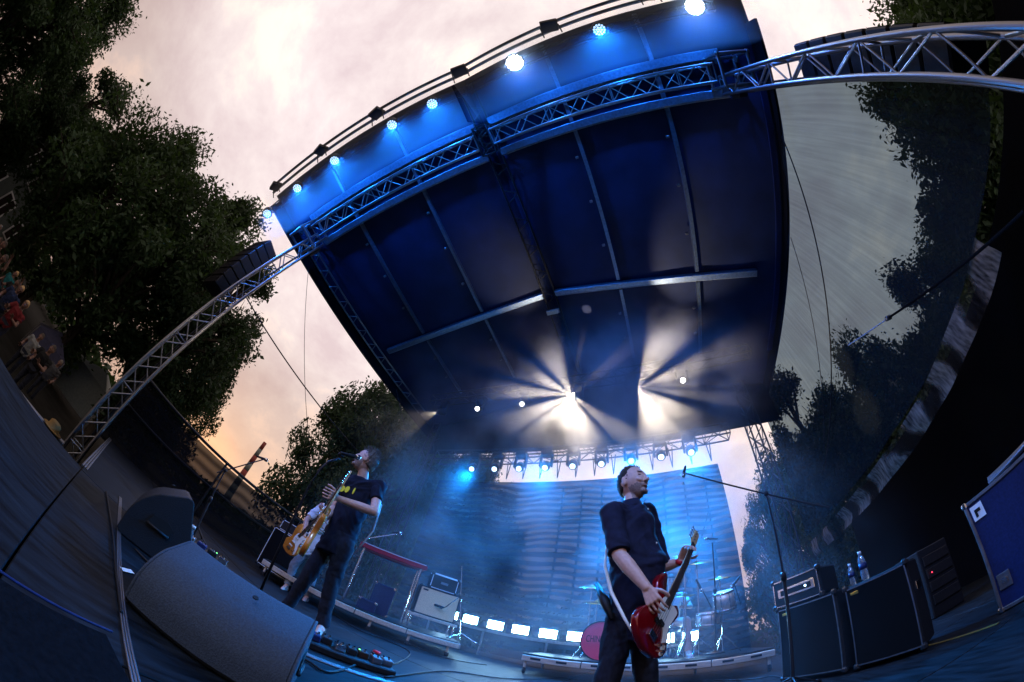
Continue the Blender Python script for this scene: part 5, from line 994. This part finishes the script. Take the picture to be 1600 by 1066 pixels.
cable('black cable running along the deck past the crowd side wedge', [fz(165, 770), fz(174, 830), fz(180, 900), fz(188, 960)]); cable('black cable curling from the pedalboard to the big wedge', [fz(430, 1010), fz(480, 1035), fz(520, 1052), fz(585, 1030), fz(600, 1050)], .008)
cable('black cable crossing the deck behind the water bottle', [fz(210, 860), fz(235, 885), fz(255, 900), fz(262, 880)])
for q, pts in (('black cable snaking past the bass cabinets', [(1100, 1064), (1180, 1062), (1205, 1058), (1230, 1062)]), ('black cable lying in a loop behind the singer', [(520, 960), (560, 985), (600, 1000), (640, 1020), (610, 1040), (580, 1020)]), ('black cable trailing from the keyboard riser', [(600, 992), (650, 1012), (700, 1030), (760, 1040)])): cable(q, [fz(*p_) for p_ in pts], .007)
cable('black cable looping across the lit deck towards the drum riser', [fz(600, 1060), fz(700, 1050), fz(800, 1062), fz(900, 1058)], .007)
pp = MB().box((0, 0, 0), (.21, .297, .001)); o = pp.build('set_list', 'white'); o.location = V(floor(198, 893)) + V((0, 0, .006)); o.rotation_euler.z = .8; o.scale = (.14, .3, 1); tag(o, 'small white paper strip taped on the deck', 'paper')
o = MB().cbox((0, 0, 0), (.07, .05, .03), .008).build('plectrum_holder', 'redplastic'); o.location = V(floor(588, 1022)) + V((0, 0, .018)); tag(o, 'small red plastic piece on the deck behind the pedalboard', 'clip')
# black covered box in the pit corner and barrier
pz = .14; pt = lambda x, y: (lambda v: v * ((pz - H) / v.z) + V((0, 0, H)))(ray(x, y))
e0, e1 = pt(-30, 868), pt(175, 985); ed = (e1 - e0).normalized(); en = V((-ed.y, ed.x, 0)); en = en if en.dot(V((1, -.6, 0))) > 0 else -en; rm = Matrix((ed, en, V((0, 0, 1)))).transposed(); el_ = (e1 - e0).length
pb = thing('covered_case', 'black covered case with blue rim at the stage lip', 'case', ((e0 + e1) / 2).xy.to_3d())
MB().cbox(((e0 + e1) / 2).xy.to_3d() + en * .22 + V((0, 0, pz / 2)), (el_, .44, pz - .01), .02, rm).build('cover', 'cloth_black', pb); MB().cbox((e0 + e1) / 2 + en * .006, (el_, .006, .006), .002, rm).build('rim', 'casepanel', pb)  # blue strip is a painted glint along the case edge
br = thing('crowd_barrier', 'steel crowd barrier with thick top rail in front of the audience', 'barrier', (-4.5, -1.4, GZ))
bz = -.50; a, b = V((-5.72, -.50, bz)), V((-4.75, -2.7, bz)); rod(br, 'top_rail', a, b, .06, 'alu', 12)
for k in range(28): p = a.lerp(b, k / 27); rod(br, 'upright', p, V((p.x - .05, p.y, GZ)), .012 if k % 7 else .03, 'alu', 6)
rod(br, 'bottom_rail', V((a.x - .05, a.y, GZ + .15)), V((b.x - .05, b.y, GZ + .15)), .03, 'alu'); MB().box(((a.x + b.x) / 2 + .05, (a.y + b.y) / 2, bz - .16), (.02, 2.1, .12), Matrix.Rotation(math.atan2(-.95, 1.98) * -1, 3, 'Z')).build('step_plate', 'alu', br)
# --- audience behind the barrier
cols = dict(teal=(.02, .30, .32), red=(.40, .03, .04), black=(.012, .012, .014), grey=(.15, .15, .16), white=(.6, .6, .58), olive=(.08, .09, .04), blue=(.04, .07, .2), pink=(.45, .2, .22), brown=(.12, .07, .04))
M['crowd_skin'] = mat('crowd_skin', (.13, .07, .052), .6)  # far darker than the players' skin: tree shade put into the colour
for k, c in cols.items(): M['crowd_' + k] = mat('crowd_' + k, [q * .22 for q in c], .9, 0, .2, 12)  # clothes scaled down, shade under the trees put into their colours
def crowd_proto(arms):
    J = dict(head=(0, .03, 1.60), hf=V((0, 1, .12)), hu=V((0, 0, 1)), neck=(0, 0, 1.46), ls=(-.18, 0, 1.38), rs=(.18, 0, 1.38), lh=(-.09, 0, .92), rh=(.09, 0, .92), lk=(-.10, .03, .5), rk=(.10, .03, .5), la=(-.11, 0, .09), ra=(.11, 0, .09), lt=(-.12, .17, .05), rt=(.12, .17, .05), fw=V((0, 1, 0)))
    J.update({'down': dict(le=(-.25, -.02, 1.10), lw=(-.22, .16, .92), re=(.25, -.02, 1.10), rw=(.22, .16, .92)), 'rail': dict(le=(-.26, .12, 1.14), lw=(-.14, .36, 1.16), re=(.26, .12, 1.14), rw=(.14, .36, 1.16)), 'up': dict(le=(-.28, .10, 1.50), lw=(-.20, .18, 1.76), re=(.26, .12, 1.14), rw=(.14, .36, 1.16))}[arms])
    h = (V((0, .4, .6)), V((0, 1, 0)), V((1, 0, 0)), (.3, .4, .3)); t, _ = person('x', J, (0, 0, 0), hair='hair_dark', vox=.013, lhand=h, rhand=h, sleeve=.6, shirt='crowd_grey', skin='crowd_skin'); return t
protos = {a: crowd_proto(a) for a in ('down', 'rail', 'up')}
used = set()
crowd = [(-5.75, -.95, 'rail', 'black', 'spectator in black leaning on the barrier under the tent edge', 'hair_dark'), (-5.7, -1.55, 'rail', 'red', 'spectator in a red top reaching over the barrier', 'hair_blond'), (-5.65, -2.15, 'up', 'olive', 'spectator in olive with one arm raised at the barrier', 'hair_dark'), (-5.62, -2.75, 'rail', 'teal', 'spectator in a teal top at the barrier', 'hair_dark'), (-5.6, -3.3, 'rail', 'grey', 'spectator in grey at the barrier beside the teal top', 'hair_grey'),
    (-6.35, -1.3, 'down', 'white', 'spectator in white in the second row behind the red top', 'hair_dark'), (-6.3, -1.95, 'down', 'blue', 'spectator in blue in the second row behind the raised arm', 'hair_blond'), (-6.3, -2.6, 'down', 'brown', 'spectator in brown in the second row behind the teal top', 'hair_dark'), (-6.25, -3.2, 'up', 'pink', 'spectator in pink waving in the second row', 'hair_blond'),
    (-7.0, -1.0, 'down', 'grey', 'bearded looking spectator in grey below the grey tent', 'hair_grey'), (-7.0, -2.3, 'up', 'black', 'spectator in black waving in the third row', 'hair_dark'), (-6.95, -3.0, 'down', 'red', 'spectator in dark red in the third row', 'hair_dark'), (-7.7, -2.7, 'down', 'teal', 'spectator in teal at the back of the crowd', 'hair_blond'), (-7.6, -3.5, 'down', 'white', 'spectator in white at the back of the crowd', 'hair_grey')]
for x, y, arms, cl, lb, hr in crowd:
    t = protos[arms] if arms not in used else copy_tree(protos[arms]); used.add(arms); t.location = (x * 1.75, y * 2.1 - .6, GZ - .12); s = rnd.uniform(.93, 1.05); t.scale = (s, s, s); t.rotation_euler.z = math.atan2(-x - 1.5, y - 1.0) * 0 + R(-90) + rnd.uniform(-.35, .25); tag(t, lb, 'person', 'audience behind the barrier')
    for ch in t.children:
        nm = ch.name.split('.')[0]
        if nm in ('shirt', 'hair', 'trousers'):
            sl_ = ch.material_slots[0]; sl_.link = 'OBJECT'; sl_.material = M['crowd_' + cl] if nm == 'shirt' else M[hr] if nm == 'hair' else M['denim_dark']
ht = MB().lathe([(.17, 0), (.16, .006), (.10, .012), (.095, .09), (.06, .115), (.01, .12)], (0, 0, 0), None, 20).build('straw_hat', mat('straw', (.16, .09, .025), .8), None, True); ht.location = (-5.62, -.72, -.44); tag(ht, 'straw hat lying on the barrier rail', 'hat')
for o in list(bpy.data.objects):
    if '_o' in o: del o['_o']
